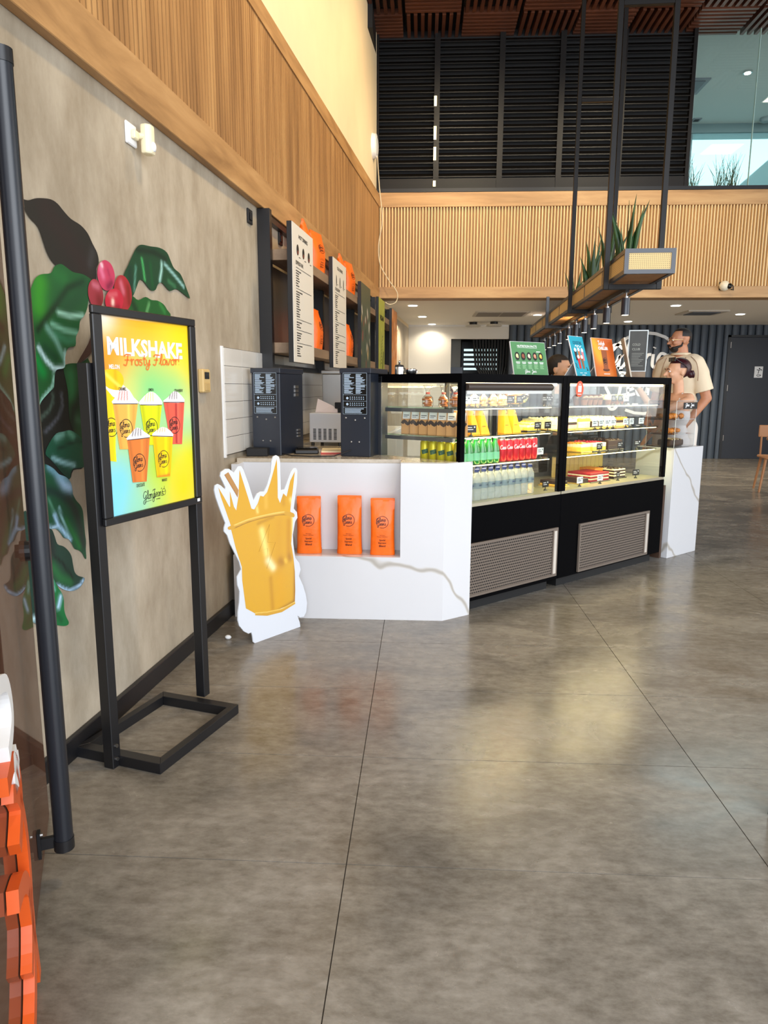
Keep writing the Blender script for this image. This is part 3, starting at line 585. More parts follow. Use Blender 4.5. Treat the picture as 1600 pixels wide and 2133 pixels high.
# ---------------------------------------------------------------- traced outlines, metres in the plane of each surface
MURAL = [('painted_leaf', (30, 32, 28), [(0.071, 1.395), (0.128, 1.402), (0.174, 1.378), (0.281, 1.38), (0.25, 1.132), (0.221, 1.047), (0.149, 1.042), (0.119, 1.012), (0.048, 1.039), (0.001, 1.07), (-0.039, 1.084), (-0.082, 1.09), (-0.079, 1.244), (-0.043, 1.249), (-0.028, 1.278), (-0.007, 1.297), (0.034, 1.322), (0.059, 1.337)], [([(0.057, 1.317), (0.055, 1.287), (0.026, 1.258), (-0.027, 1.231)], 0.006, (75, 95, 85), 0.8), ([(0.108, 1.316), (0.11, 1.275), (0.084, 1.238), (0.038, 1.208), (-0.002, 1.189)], 0.006, (85, 90, 100), 0.8)]), ('painted_leaf', (33, 72, 40), [(0.132, 1.403), (0.167, 1.419), (0.241, 1.422), (0.31, 1.422), (0.274, 1.138), (0.224, 1.144), (0.178, 1.167), (0.146, 1.224), (0.149, 1.307), (0.142, 1.354)], [([(0.174, 1.378), (0.174, 1.306)], 0.03, (45, 110, 65), 0.9), ([(0.255, 1.318), (0.177, 1.259), (0.149, 1.176)], 0.03, (28, 36, 30), 0.9), ([(0.194, 1.222), (0.25, 1.202)], 0.015, (60, 100, 75), 0.7)]), ('painted_leaf', (28, 82, 60), [(-0.012, 1.117), (0.015, 1.15), (0.058, 1.179), (0.099, 1.183), (0.137, 1.186), (0.166, 1.179), (0.195, 1.165), (0.22, 1.147), (0.27, 1.138), (0.262, 1.08), (0.247, 1.067), (0.217, 1.047), (0.185, 1.046), (0.145, 1.047), (0.126, 1.03), (0.12, 1.014), (0.081, 1.036), (0.044, 1.068), (0.012, 1.095)], [([(0.057, 1.165), (0.099, 1.176)], 0.013, (110, 165, 155), 0.9), ([(0.136, 1.179), (0.16, 1.163)], 0.013, (95, 160, 140), 0.9), ([(0.028, 1.095), (0.09, 1.075), (0.156, 1.059)], 0.008, (150, 200, 205), 0.95), ([(0.06, 1.125), (0.118, 1.135), (0.175, 1.145), (0.242, 1.141)], 0.006, (22, 48, 38), 0.9), ([(0.004, 1.091), (0.052, 1.065), (0.113, 1.027)], 0.012, (25, 50, 42), 0.8), ([(0.229, 1.108), (0.233, 1.07)], 0.02, (70, 85, 70), 0.6)]), ('painted_leaf', (26, 78, 50), [(-0.081, 1.099), (-0.038, 1.086), (-0.009, 1.078), (0.027, 1.061), (0.056, 1.038), (0.096, 1.024), (0.121, 1.004), (0.13, 0.981), (0.132, 0.961), (0.131, 0.958), (0.149, 0.932), (0.175, 0.909), (0.188, 0.885), (0.19, 0.85), (0.192, 0.8), (0.195, 0.769), (0.19, 0.74), (0.189, 0.707), (0.181, 0.706), (0.166, 0.729), (0.145, 0.746), (0.118, 0.758), (0.102, 0.781), (0.09, 0.796), (0.078, 0.804), (0.056, 0.812), (0.037, 0.834), (0.014, 0.852), (-0.011, 0.857), (-0.037, 0.867), (-0.103, 0.894), (-0.131, 0.971)], [([(0.063, 1.032), (0.085, 0.998), (0.114, 0.982)], 0.022, (170, 205, 235), 1.0), ([(-0.002, 1.071), (0.048, 1.037), (0.098, 1.012)], 0.012, (120, 170, 190), 0.8), ([(-0.038, 1.0), (0.03, 0.976), (0.087, 0.947)], 0.018, (25, 48, 44), 0.9), ([(0.104, 0.944), (0.143, 0.888), (0.168, 0.816), (0.175, 0.76)], 0.022, (38, 48, 42), 0.95), ([(0.012, 0.903), (0.028, 0.864), (0.071, 0.82), (0.095, 0.796)], 0.008, (165, 205, 235), 1.0), ([(0.04, 0.921), (0.066, 0.857), (0.091, 0.805)], 0.005, (150, 200, 205), 0.9), ([(-0.035, 0.867), (-0.006, 0.861), (0.027, 0.857)], 0.006, (170, 205, 230), 0.9), ([(0.077, 0.87), (0.123, 0.803), (0.151, 0.757)], 0.012, (30, 110, 50), 0.8), ([(-0.014, 0.962), (0.008, 0.911)], 0.006, (90, 150, 120), 0.7)]), ('painted_leaf', (34, 62, 50), [(-0.066, 0.877), (-0.037, 0.864), (-0.011, 0.855), (0.002, 0.829), (0.015, 0.798), (0.048, 0.783), (0.077, 0.76), (0.094, 0.735), (0.099, 0.705), (0.107, 0.673), (0.128, 0.654), (0.165, 0.637), (0.163, 0.625), (0.137, 0.61), (0.099, 0.607), (0.063, 0.615), (0.029, 0.631), (0.001, 0.651), (-0.022, 0.676), (-0.036, 0.695), (-0.086, 0.718)], [([(-0.003, 0.654), (0.029, 0.633), (0.067, 0.616), (0.104, 0.613), (0.138, 0.618), (0.161, 0.631)], 0.006, (175, 210, 240), 1.0), ([(-0.024, 0.727), (0.017, 0.676), (0.075, 0.644)], 0.02, (40, 110, 58), 0.8), ([(-0.007, 0.759), (0.04, 0.722), (0.071, 0.68), (0.095, 0.654)], 0.006, (20, 30, 26), 0.9), ([(-0.023, 0.829), (-0.017, 0.777)], 0.02, (38, 44, 42), 0.9)]), ('painted_leaf', (24, 112, 58), [(-0.039, 0.706), (-0.018, 0.674), (-0.0, 0.644), (0.018, 0.62), (0.026, 0.594), (0.024, 0.557), (0.033, 0.528), (0.046, 0.504), (0.038, 0.496), (0.012, 0.501), (-0.033, 0.521), (-0.069, 0.54), (-0.061, 0.661)], [([(0.008, 0.61), (-0.001, 0.591), (-0.009, 0.578)], 0.009, (185, 225, 250), 1.0), ([(-0.034, 0.679), (-0.026, 0.646)], 0.007, (140, 215, 205), 0.8), ([(-0.024, 0.559), (0.002, 0.525)], 0.012, (18, 75, 40), 0.7)]), ('painted_leaf', (30, 58, 48), [(-0.162, 0.929), (-0.133, 0.924), (-0.086, 0.718), (-0.045, 0.656), (-0.052, 0.54), (-0.171, 0.582), (-0.171, 0.692), (-0.171, 0.836)], [([(-0.17, 0.584), (-0.105, 0.573)], 0.01, (180, 215, 225), 1.0)]), ('painted_leaf', (38, 36, 32), [(-0.041, 1.918), (-0.005, 1.923), (0.028, 1.936), (0.061, 1.946), (0.122, 1.957), (0.162, 1.952), (0.196, 1.936), (0.238, 1.92), (0.298, 1.912), (0.343, 1.893), (0.372, 1.863), (0.402, 1.834), (0.409, 1.802), (0.388, 1.775), (0.381, 1.731), (0.354, 1.719), (0.29, 1.727), (0.228, 1.726), (0.184, 1.731), (0.156, 1.739), (0.122, 1.746), (0.096, 1.761), (0.076, 1.784), (0.06, 1.815), (0.039, 1.852), (0.0, 1.87), (-0.03, 1.895)], [([(0.09, 1.916), (0.186, 1.859), (0.297, 1.778)], 0.05, (45, 34, 32), 0.7), ([(0.369, 1.832), (0.346, 1.786)], 0.02, (62, 60, 62), 0.5)]), ('painted_leaf', (30, 82, 42), [(-0.071, 1.609), (-0.044, 1.627), (-0.022, 1.656), (0.001, 1.685), (0.036, 1.703), (0.09, 1.715), (0.114, 1.74), (0.155, 1.755), (0.193, 1.747), (0.23, 1.739), (0.292, 1.741), (0.348, 1.73), (0.37, 1.712), (0.378, 1.689), (0.337, 1.678), (0.317, 1.654), (0.309, 1.631), (0.286, 1.599), (0.251, 1.573), (0.239, 1.54), (0.217, 1.515), (0.209, 1.483), (0.162, 1.473), (0.139, 1.439), (0.132, 1.405), (0.084, 1.396), (0.071, 1.38), (0.067, 1.369), (0.059, 1.337), (0.034, 1.322), (-0.011, 1.295), (-0.028, 1.278), (-0.043, 1.247), (-0.097, 1.245), (-0.107, 1.373)], [([(0.025, 1.673), (0.014, 1.638), (0.009, 1.595)], 0.045, (52, 135, 36), 0.9), ([(0.118, 1.717), (0.167, 1.709)], 0.03, (38, 100, 48), 0.8), ([(0.289, 1.714), (0.185, 1.679), (0.12, 1.623), (0.051, 1.569), (-0.008, 1.521)], 0.014, (22, 42, 26), 0.95), ([(0.32, 1.705), (0.233, 1.644), (0.169, 1.612)], 0.04, (30, 66, 42), 0.7), ([(0.116, 1.589), (0.187, 1.584), (0.274, 1.594)], 0.008, (150, 200, 180), 0.9), ([(0.099, 1.565), (0.168, 1.551), (0.237, 1.553)], 0.014, (18, 80, 40), 0.9), ([(0.075, 1.547), (0.144, 1.533), (0.226, 1.529)], 0.009, (120, 180, 155), 0.9), ([(0.092, 1.513), (0.162, 1.497), (0.215, 1.505)], 0.016, (60, 130, 95), 0.7), ([(-0.009, 1.464), (0.026, 1.426), (0.07, 1.398), (0.128, 1.403)], 0.008, (190, 225, 230), 1.0), ([(0.046, 1.533), (0.09, 1.497), (0.132, 1.438)], 0.012, (130, 185, 170), 0.6), ([(0.024, 1.465), (0.082, 1.436)], 0.018, (18, 60, 36), 0.9), ([(0.142, 1.459), (0.136, 1.414)], 0.006, (170, 215, 215), 0.9), ([(-0.027, 1.427), (0.004, 1.386)], 0.02, (12, 130, 55), 0.9), ([(0.064, 1.376), (0.056, 1.342), (-0.007, 1.3), (-0.035, 1.267)], 0.006, (150, 205, 190), 0.9)]), ('painted_leaf', (28, 66, 42), [(0.598, 1.782), (0.638, 1.828), (0.685, 1.879), (0.725, 1.915), (0.77, 1.933), (0.849, 1.941), (0.944, 1.952), (1.018, 1.945), (1.053, 1.916), (1.089, 1.887), (1.155, 1.873), (1.194, 1.845), (1.233, 1.805), (1.261, 1.77), (1.187, 1.783), (1.106, 1.795), (1.031, 1.777), (0.988, 1.79), (0.946, 1.803), (0.908, 1.79), (0.881, 1.763), (0.839, 1.754), (0.801, 1.768), (0.764, 1.785), (0.731, 1.783), (0.707, 1.757), (0.676, 1.72), (0.659, 1.708), (0.627, 1.699), (0.623, 1.746)], [([(0.763, 1.873), (0.771, 1.845), (0.781, 1.792)], 0.008, (70, 170, 95), 1.0), ([(0.956, 1.89), (0.952, 1.858), (0.928, 1.808)], 0.009, (165, 215, 205), 1.0), ([(0.986, 1.89), (1.086, 1.857), (1.191, 1.817)], 0.008, (150, 200, 195), 0.9), ([(0.841, 1.866), (0.853, 1.777)], 0.012, (18, 84, 42), 0.8), ([(0.724, 1.905), (0.882, 1.923), (1.002, 1.913)], 0.015, (24, 40, 30), 0.9), ([(0.651, 1.812), (0.653, 1.741)], 0.02, (24, 52, 40), 0.9), ([(0.705, 1.834), (0.678, 1.734)], 0.007, (100, 160, 140), 0.7), ([(1.017, 1.82), (1.093, 1.804)], 0.01, (60, 120, 80), 0.8)]), ('painted_leaf', (32, 88, 40), [(0.628, 1.704), (0.665, 1.709), (0.711, 1.699), (0.778, 1.72), (0.834, 1.714), (0.894, 1.718), (0.954, 1.709), (0.989, 1.689), (1.025, 1.663), (0.906, 1.618), (0.679, 1.608), (0.58, 1.637)], [([(0.809, 1.696), (0.782, 1.658)], 0.008, (110, 175, 110), 0.8), ([(0.917, 1.708), (0.962, 1.676)], 0.012, (50, 130, 60), 0.8), ([(0.647, 1.692), (0.684, 1.658)], 0.02, (24, 48, 28), 0.9)]), ('painted_stem', (72, 50, 44), [(0.294, 1.497), (0.333, 1.547), (0.385, 1.551), (0.324, 1.472), (0.228, 1.423), (0.209, 1.422)], []), ('painted_berry', (150, 52, 62), [(0.421, 1.692), (0.421, 1.676), (0.417, 1.661), (0.408, 1.648), (0.396, 1.637), (0.382, 1.63), (0.367, 1.627), (0.352, 1.629), (0.338, 1.635), (0.327, 1.645), (0.319, 1.657), (0.314, 1.671), (0.314, 1.686), (0.318, 1.701), (0.326, 1.714), (0.337, 1.724), (0.351, 1.732), (0.366, 1.735), (0.381, 1.734), (0.395, 1.728), (0.407, 1.719), (0.416, 1.706)], [([(0.39, 1.662), (0.396, 1.641)], 0.03, (110, 30, 30), 0.8), ([(0.354, 1.714), (0.387, 1.71)], 0.012, (200, 110, 130), 0.7)]), ('painted_berry', (165, 45, 52), [(0.65, 1.726), (0.651, 1.706), (0.645, 1.687), (0.634, 1.669), (0.619, 1.656), (0.6, 1.647), (0.579, 1.644), (0.559, 1.646), (0.54, 1.653), (0.525, 1.665), (0.514, 1.681), (0.508, 1.699), (0.507, 1.718), (0.512, 1.736), (0.523, 1.753), (0.537, 1.766), (0.555, 1.776), (0.576, 1.78), (0.596, 1.779), (0.615, 1.772), (0.632, 1.76), (0.644, 1.745)], [([(0.564, 1.747), (0.58, 1.717)], 0.014, (205, 110, 130), 0.8), ([(0.622, 1.736), (0.625, 1.68)], 0.02, (120, 35, 25), 0.8), ([(0.527, 1.678), (0.544, 1.657)], 0.012, (110, 25, 30), 0.7)]), ('painted_berry', (190, 62, 92), [(0.517, 1.775), (0.517, 1.759), (0.511, 1.742), (0.501, 1.728), (0.486, 1.716), (0.468, 1.708), (0.45, 1.704), (0.431, 1.705), (0.415, 1.71), (0.401, 1.72), (0.391, 1.732), (0.386, 1.747), (0.386, 1.762), (0.392, 1.778), (0.401, 1.792), (0.415, 1.804), (0.432, 1.812), (0.45, 1.817), (0.469, 1.816), (0.486, 1.812), (0.501, 1.803), (0.511, 1.79)], [([(0.419, 1.795), (0.423, 1.792)], 0.009, (250, 215, 225), 1.0), ([(0.413, 1.779), (0.427, 1.755)], 0.014, (220, 120, 155), 0.8), ([(0.458, 1.719), (0.488, 1.737)], 0.016, (120, 30, 60), 0.9), ([(0.466, 1.783), (0.473, 1.766)], 0.008, (140, 35, 70), 0.6)]), ('painted_berry', (188, 40, 60), [(0.574, 1.681), (0.569, 1.668), (0.559, 1.654), (0.544, 1.643), (0.525, 1.634), (0.505, 1.628), (0.484, 1.626), (0.466, 1.628), (0.45, 1.633), (0.438, 1.641), (0.431, 1.652), (0.43, 1.665), (0.435, 1.678), (0.444, 1.69), (0.458, 1.702), (0.476, 1.711), (0.496, 1.717), (0.516, 1.72), (0.535, 1.719), (0.552, 1.714), (0.565, 1.705), (0.572, 1.694)], [([(0.489, 1.669), (0.487, 1.66)], 0.011, (255, 215, 200), 1.0), ([(0.464, 1.689), (0.52, 1.7)], 0.01, (215, 110, 120), 0.6), ([(0.533, 1.651), (0.466, 1.637)], 0.012, (120, 20, 30), 0.7)])]
CUPS = [('melon', (250, 205, 20), [(0.0496, 1.3414), (0.1051, 1.2931), (0.0887, 1.1362), (0.0894, 1.0865), (0.0476, 1.094)], None, [(0.0749, 1.2054)]), ('caramel', (245, 178, 80), [(0.0867, 1.283), (0.214, 1.2806), (0.1708, 1.1227), (0.1083, 1.1276)], [(0.0867, 1.283), (0.1063, 1.307), (0.1284, 1.3277), (0.1698, 1.3276), (0.1942, 1.3025), (0.214, 1.2806)], [(0.1466, 1.1983)]), ('lemon', (215, 220, 20), [(0.2246, 1.2767), (0.3481, 1.2742), (0.3095, 1.1271), (0.2461, 1.1317)], [(0.2246, 1.2767), (0.2375, 1.2984), (0.2845, 1.3219), (0.324, 1.3086), (0.3481, 1.2742)], [(0.2839, 1.1951)]), ('strawberry', (235, 95, 75), [(0.3579, 1.2835), (0.4852, 1.2813), (0.4588, 1.1202), (0.3886, 1.1253)], [(0.3579, 1.2835), (0.3836, 1.3004), (0.4227, 1.3232), (0.4539, 1.3153), (0.4852, 1.2813)], [(0.418, 1.1963)]), ('chocolate', (225, 125, 55), [(0.1472, 1.157), (0.2682, 1.1584), (0.2381, 1.0006), (0.1636, 1.0059)], [(0.1472, 1.157), (0.1675, 1.1774), (0.2015, 1.1973), (0.2388, 1.1806), (0.2682, 1.1584)], [(0.2048, 1.0737)]), ('mango', (252, 200, 10), [(0.2831, 1.1631), (0.4034, 1.1538), (0.3761, 1.0038), (0.297, 1.0089)], [(0.2831, 1.1631), (0.3141, 1.1841), (0.3446, 1.1921), (0.3804, 1.1806), (0.4034, 1.1538)], [(0.3414, 1.0743)])]
TXT = {'milk': [(0.0786, 1.5036), (0.0788, 1.4416), (0.4841, 1.5032), (0.4863, 1.445)], 'frosty': [(0.1528, 1.443), (0.1532, 1.4065), (0.461, 1.4518), (0.4621, 1.4247)], 'melon': [(0.0813, 1.4147), (0.1322, 1.4007)], 'caramel': [(0.1191, 1.3382), (0.1564, 1.3241)], 'lemon': [(0.2741, 1.3348), (0.3019, 1.3244)], 'straw': [(0.4253, 1.3407), (0.4762, 1.3092)], 'choc': [(0.1821, 0.9999), (0.2255, 0.9851)], 'mango': [(0.3265, 1.0016), (0.3543, 0.9885)], 'logo': [(0.2157, 0.9693), (0.3471, 0.912)], 'scoop': [(0.0524, 1.3886), (0.0796, 1.396), (0.1092, 1.3967), (0.1384, 1.3835), (0.1491, 1.3593), (0.1341, 1.3347), (0.1082, 1.3278), (0.0601, 1.3415)], 'cream': [(0.0494, 1.3818), (0.0796, 1.396), (0.0969, 1.369), (0.1751, 1.3276), (0.1879, 1.2918), (0.1304, 1.2927), (0.0541, 1.3279)], 'ring': [(0.1771, 1.1967), (0.1493, 1.2303)]}
CUT_OUT = [(-0.0069, 0.0327), (-0.0095, 0.0488), (-0.0153, 0.0657), (-0.0344, 0.0634), (-0.065, 0.0844), (-0.0945, 0.1225), (-0.1024, 0.1544), (-0.1008, 0.1937), (-0.0896, 0.2453), (-0.0842, 0.3032), (-0.0979, 0.3405), (-0.0991, 0.3846), (-0.0704, 0.4177), (-0.081, 0.4587), (-0.1089, 0.5121), (-0.1364, 0.5646), (-0.1521, 0.6098), (-0.1715, 0.6316), (-0.1707, 0.6502), (-0.161, 0.6721), (-0.1819, 0.7216), (-0.1972, 0.7605), (-0.2148, 0.8084), (-0.2226, 0.8457), (-0.2177, 0.8678), (-0.2006, 0.8742), (-0.1812, 0.864), (-0.1565, 0.8421), (-0.1532, 0.8518), (-0.1691, 0.881), (-0.1837, 0.9097), (-0.1783, 0.9297), (-0.1492, 0.943), (-0.1263, 0.941), (-0.098, 0.9201), (-0.0857, 0.9329), (-0.0702, 0.9492), (-0.0494, 0.9484), (-0.0352, 0.9285), (-0.0046, 0.8549), (0.0262, 0.7655), (0.0492, 0.7965), (0.0749, 0.8057), (0.1003, 0.8028), (0.1207, 0.8323), (0.1488, 0.8978), (0.1571, 0.9555), (0.171, 0.9812), (0.1909, 0.9861), (0.2105, 0.9759), (0.2178, 0.9508), (0.2178, 0.8817), (0.2187, 0.7971), (0.246, 0.7991), (0.2748, 0.8513), (0.2965, 0.8895), (0.3179, 0.9077), (0.3354, 0.9063), (0.3456, 0.8902), (0.3403, 0.8195), (0.3244, 0.7446), (0.3123, 0.6846), (0.3365, 0.6608), (0.3393, 0.6294), (0.3211, 0.6113), (0.3016, 0.5418), (0.3039, 0.4894), (0.3161, 0.4087), (0.3476, 0.3709), (0.3576, 0.3317), (0.3423, 0.2975), (0.3738, 0.2371), (0.3948, 0.1781), (0.4049, 0.1266), (0.3963, 0.0739), (0.3771, 0.0513), (0.3475, 0.0534), (0.3259, 0.0698), (0.3432, 0.0272), (0.3497, -0.0128), (0.3272, -0.0286), (0.0142, -0.0067), (-0.0046, 0.009)]
CUT_GOLD = [(-0.1295, 0.6581), (-0.1582, 0.7369), (-0.1839, 0.8048), (-0.1985, 0.8567), (-0.1666, 0.8073), (-0.1343, 0.7524), (-0.1285, 0.7517), (-0.1281, 0.8306), (-0.1051, 0.7486), (-0.0911, 0.728), (-0.0733, 0.8011), (-0.0621, 0.9308), (-0.0406, 0.868), (-0.0076, 0.7744), (0.0091, 0.7243), (0.0275, 0.7171), (0.0538, 0.7476), (0.0709, 0.7843), (0.093, 0.7769), (0.1196, 0.7982), (0.1474, 0.854), (0.1937, 0.9673), (0.1951, 0.8591), (0.1941, 0.76), (0.21, 0.7281), (0.2351, 0.7778), (0.2585, 0.7575), (0.2883, 0.84), (0.3244, 0.8895), (0.3081, 0.7974), (0.2921, 0.7179), (0.284, 0.673), (0.3044, 0.6498), (0.2988, 0.5681), (0.2863, 0.4924), (0.3019, 0.4113), (0.3106, 0.3306), (0.3115, 0.224), (0.3061, 0.1503), (0.1655, 0.1423), (0.0201, 0.1581), (-0.0479, 0.2054), (-0.0667, 0.3582), (-0.0668, 0.4316), (-0.102, 0.5348), (-0.1276, 0.6342)]
CUT_STRAW = [(-0.1591, 0.9142), (-0.1327, 0.9256), (-0.0721, 0.8291), (-0.0796, 0.7924)] 
CUT_RIM = [(-0.1393, 0.636), (-0.1474, 0.6513), (-0.1029, 0.6588), (-0.0114, 0.6741), (0.1157, 0.6808), (0.2358, 0.6795), (0.3081, 0.6595), (0.3076, 0.6365), (0.2352, 0.6593), (0.1151, 0.6635), (-0.0121, 0.655), (-0.0978, 0.6391)] 
CUT_RIM2 = [(0.0135, 0.1522), (0.014, 0.1673), (0.0984, 0.1512), (0.2068, 0.1426), (0.3063, 0.1583), (0.3096, 0.1441), (0.2062, 0.1216), (0.0976, 0.1282)] 
CUT_BOLT = [(0.1302, 0.6241), (0.0511, 0.4905), (0.113, 0.4969), (0.1028, 0.388), (0.1701, 0.5198), (0.114, 0.5294)]
# ================================================================ MURAL painted on the concrete wall
mu = empty('wall_mural', WALL, 'painted coffee branch mural with green leaves and red berries on concrete', 'mural')
for i, (nm, base, ol, st) in enumerate(MURAL):
    painted(nm, ol, base, st, mu, -.0012 - .0006 * i, .012 if nm == 'painted_leaf' else .009)
m = MB(); Z = -.0012 - .0006 * 20
ribbon(m, [(.045 - .30, 1.16), (-.225, 1.11), (-.205, 1.05), (-.2, .99)], .022, Z); disc(m, -.185, .965, .018, Z, n=14, rz=.028); disc(m, -.2, .875, .02, Z, n=14, rz=.022); m.build('painted_white_marks', white_ink, mu)  # white marks that belong to the mural's own paint

# ================================================================ MARBLE COUNTER
ct = empty('service_counter', frame(0, 0, 0), 'white veined marble service counter with a recessed bag niche', 'counter')
m = MB()
m.box(-1.08, .141, 4.0, 4.04, 0, .375)                      # lower front
m.box(-.107, .141, 4.0, 4.04, .375, .92)                     # front right of the niche
m.build('front_panel', marble, ct)
MB().box(-1.075, -.107, 4.19, 4.22, .375, .899).build('niche_back', marble, ct)
MB().box(-.107, -.09, 4.04, 4.22, .375, .899).build('niche_side', marble, ct)
MB().box(-1.075, -.107, 4.04, 4.22, .345, .375).build('niche_ledge', mat('ledge_stone', C(176, 160, 148), .12), ct)
MB().add([(.141, 4.0, 0), (.306, 4.129, 0), (.2985, 4.139, 0), (.141, 4.016, 0), (.141, 4.0, .92), (.306, 4.129, .92), (.2985, 4.139, .92), (.141, 4.016, .92)],
    [(0, 3, 2, 1), (4, 5, 6, 7), (0, 1, 5, 4), (1, 2, 6, 5), (2, 3, 7, 6), (3, 0, 4, 7)]).build('corner_panel', marble, ct)
MB().box(-1.09, -1.05, 4.06, 4.2, .0, .9).build('side_panel', marble, ct)
wt = tag(MB().prism([(-1.09, 4.19), (-.110, 4.19), (-.110, 4.0415), (.152, 4.0415), (.218, 4.086), (-.18, 4.44), (-.28, 4.54), (-.46, 4.75), (-.46, 8.6), (-.72, 8.6), (-1.085, 4.4)], .90, .922).build('worktop', stone_top), 'polished beige stone worktop behind the marble counter front', 'worktop')
cb = empty('base_cabinet', WALL @ frame(1.95, -.02, 0, R(-90)), 'white base cabinets under the worktop along the wall', 'cabinet')
MB().box(.0, .5, 0, 4.2, .08, .895).build('body', white, cb)
for i in range(6): MB().box(.5, .52, .02 + .7 * i, .70 + .7 * i, .1, .88).build('door', white, cb, bevel=.002)
MB().box(.1, .48, 0, 4.1, 0, .08).build('plinth', black, cb)
# marble plinth at the right end, parallel to the display case front
CANG = R(42); CASE = frame(.228, 4.086, 0, CANG)
pl = tag(MB().box(2.36, 2.81, 0, .33, 0, .88).build('marble_plinth', marble, M=CASE, bevel=.002), 'white veined marble pillar block at the right end of the display', 'pillar')

# ================================================================ POSTER STAND
SANG = math.atan2(.954, .299); SIGN = frame(-1.079, 2.30, 0, SANG)
st = empty('poster_stand', SIGN, 'black metal floor stand holding the milkshake poster by the mural', 'stand')
MB().box(-.014, .026, -.012, .030, 0, 1.415).build('post', black, st, bevel=.002)
MB().box(.545, .585, -.012, .030, .035, 1.415).build('post', black, st, bevel=.002)
for z in (.012, .062):
    for x in (.006,): MB().cyl((x, -.012, z + .02), (x, -.017, z + .02), .007, n=8).build('bolt', steel, st)
# rectangular foot frame in world metres, re-expressed in the stand
inv = SIGN.inverted()
q = [Vector(p) for p in ((-1.248, 2.364, 0), (-.894, 2.260, 0), (-.741, 2.749, 0), (-1.098, 2.856, 0))]
q = [inv @ p for p in q]; cc = sum(q, Vector()) / 4
qi = [p + (cc - p).normalized() * .052 for p in q]
for a in range(4):
    b = (a + 1) % 4
    MB().prism([(q[a].x, q[a].y), (q[b].x, q[b].y), (qi[b].x, qi[b].y), (qi[a].x, qi[a].y)], 0, .04).build('foot_rail', black, st, bevel=.0015)
po = empty('framed_poster', SIGN, None); del_ = po
tag(po, 'framed milkshake advertisement poster with yellow and green background', 'poster')
fx0, fx1, fz0, fz1 = .006, .562, .875, 1.598
MB().box(fx0, fx1, -.030, -.014, fz1 - .027, fz1).build('frame_bar', black, po, bevel=.003)
MB().box(fx0, fx1, -.030, -.014, fz0, fz0 + .026).build('frame_bar', black, po, bevel=.003)
MB().box(fx0, .049, -.030, -.014, fz0 + .026, fz1 - .027).build('frame_bar', black, po, bevel=.003)
MB().box(.526, fx1, -.030, -.014, fz0 + .026, fz1 - .027).build('frame_bar', black, po, bevel=.003)
MB().box(.02, .55, -.016, -.013, .89, 1.585).build('backing', black, po)
MB().box(.527, .542, -.032, -.030, .885, .897).build('sticker', white, po)
px0, px1, pz0, pz1 = .047, .528, .897, 1.574
blobs = []
def bl(u, v, r, c, s=1): # u,v in 0..1 from the lower left
    p = (px0 + u * (px1 - px0), pz0 + v * (pz1 - pz0)); blobs.append(([p, (p[0] + .001, p[1])], r, c, s))
bl(.5, 1.0, .2, (255, 176, 0)); bl(.9, .95, .16, (255, 208, 0)); bl(.1, .8, .12, (255, 158, 10)); bl(.95, .75, .12, (245, 214, 20)); bl(.0, .7, .09, (255, 140, 20)); bl(.03, 1.0, .06, (250, 240, 225), .9)
bl(.5, .62, .14, (120, 212, 130), .9); bl(.8, .6, .1, (130, 214, 140), .8); bl(.25, .62, .07, (215, 222, 120), .6); bl(.95, .5, .08, (235, 232, 150), .7); bl(.5, .42, .1, (150, 215, 190), .6); bl(.9, .38, .1, (120, 208, 190), .8); bl(.2, .3, .07, (180, 215, 60), .7)
bl(.1, .16, .13, (120, 210, 230), .95); bl(.0, .05, .1, (130, 215, 245), 1); bl(.6, .22, .12, (160, 210, 20), .9); bl(.95, .25, .11, (216, 220, 10), .9); bl(.85, .08, .12, (245, 210, 10), .95); bl(.5, .08, .08, (190, 218, 80), .8); bl(.3, .03, .08, (140, 214, 190), .7)
pm = vcolmat('poster_print', .45, .3)
painted('poster_print', [(px0, pz0), (px1, pz0), (px1, pz1), (px0, pz1)], (200, 216, 110), blobs, po, -.0165, .012, False, m=pm)
def lum(c, k): return tuple(int(max(0, min(255, v * k))) for v in c)
y = -.0172
scoop = TXT['scoop']; painted('print_scoop', TXT['cream'], (250, 240, 225), [], po, y, .01, True, m=pm); painted('print_scoop', scoop, (253, 196, 20), [([scoop[2], scoop[6]], .008, (240, 160, 0), .7), ([scoop[0], scoop[5]], .006, (255, 225, 90), .9)], po, y - .0002, .006, True, m=pm)
mk = MB()
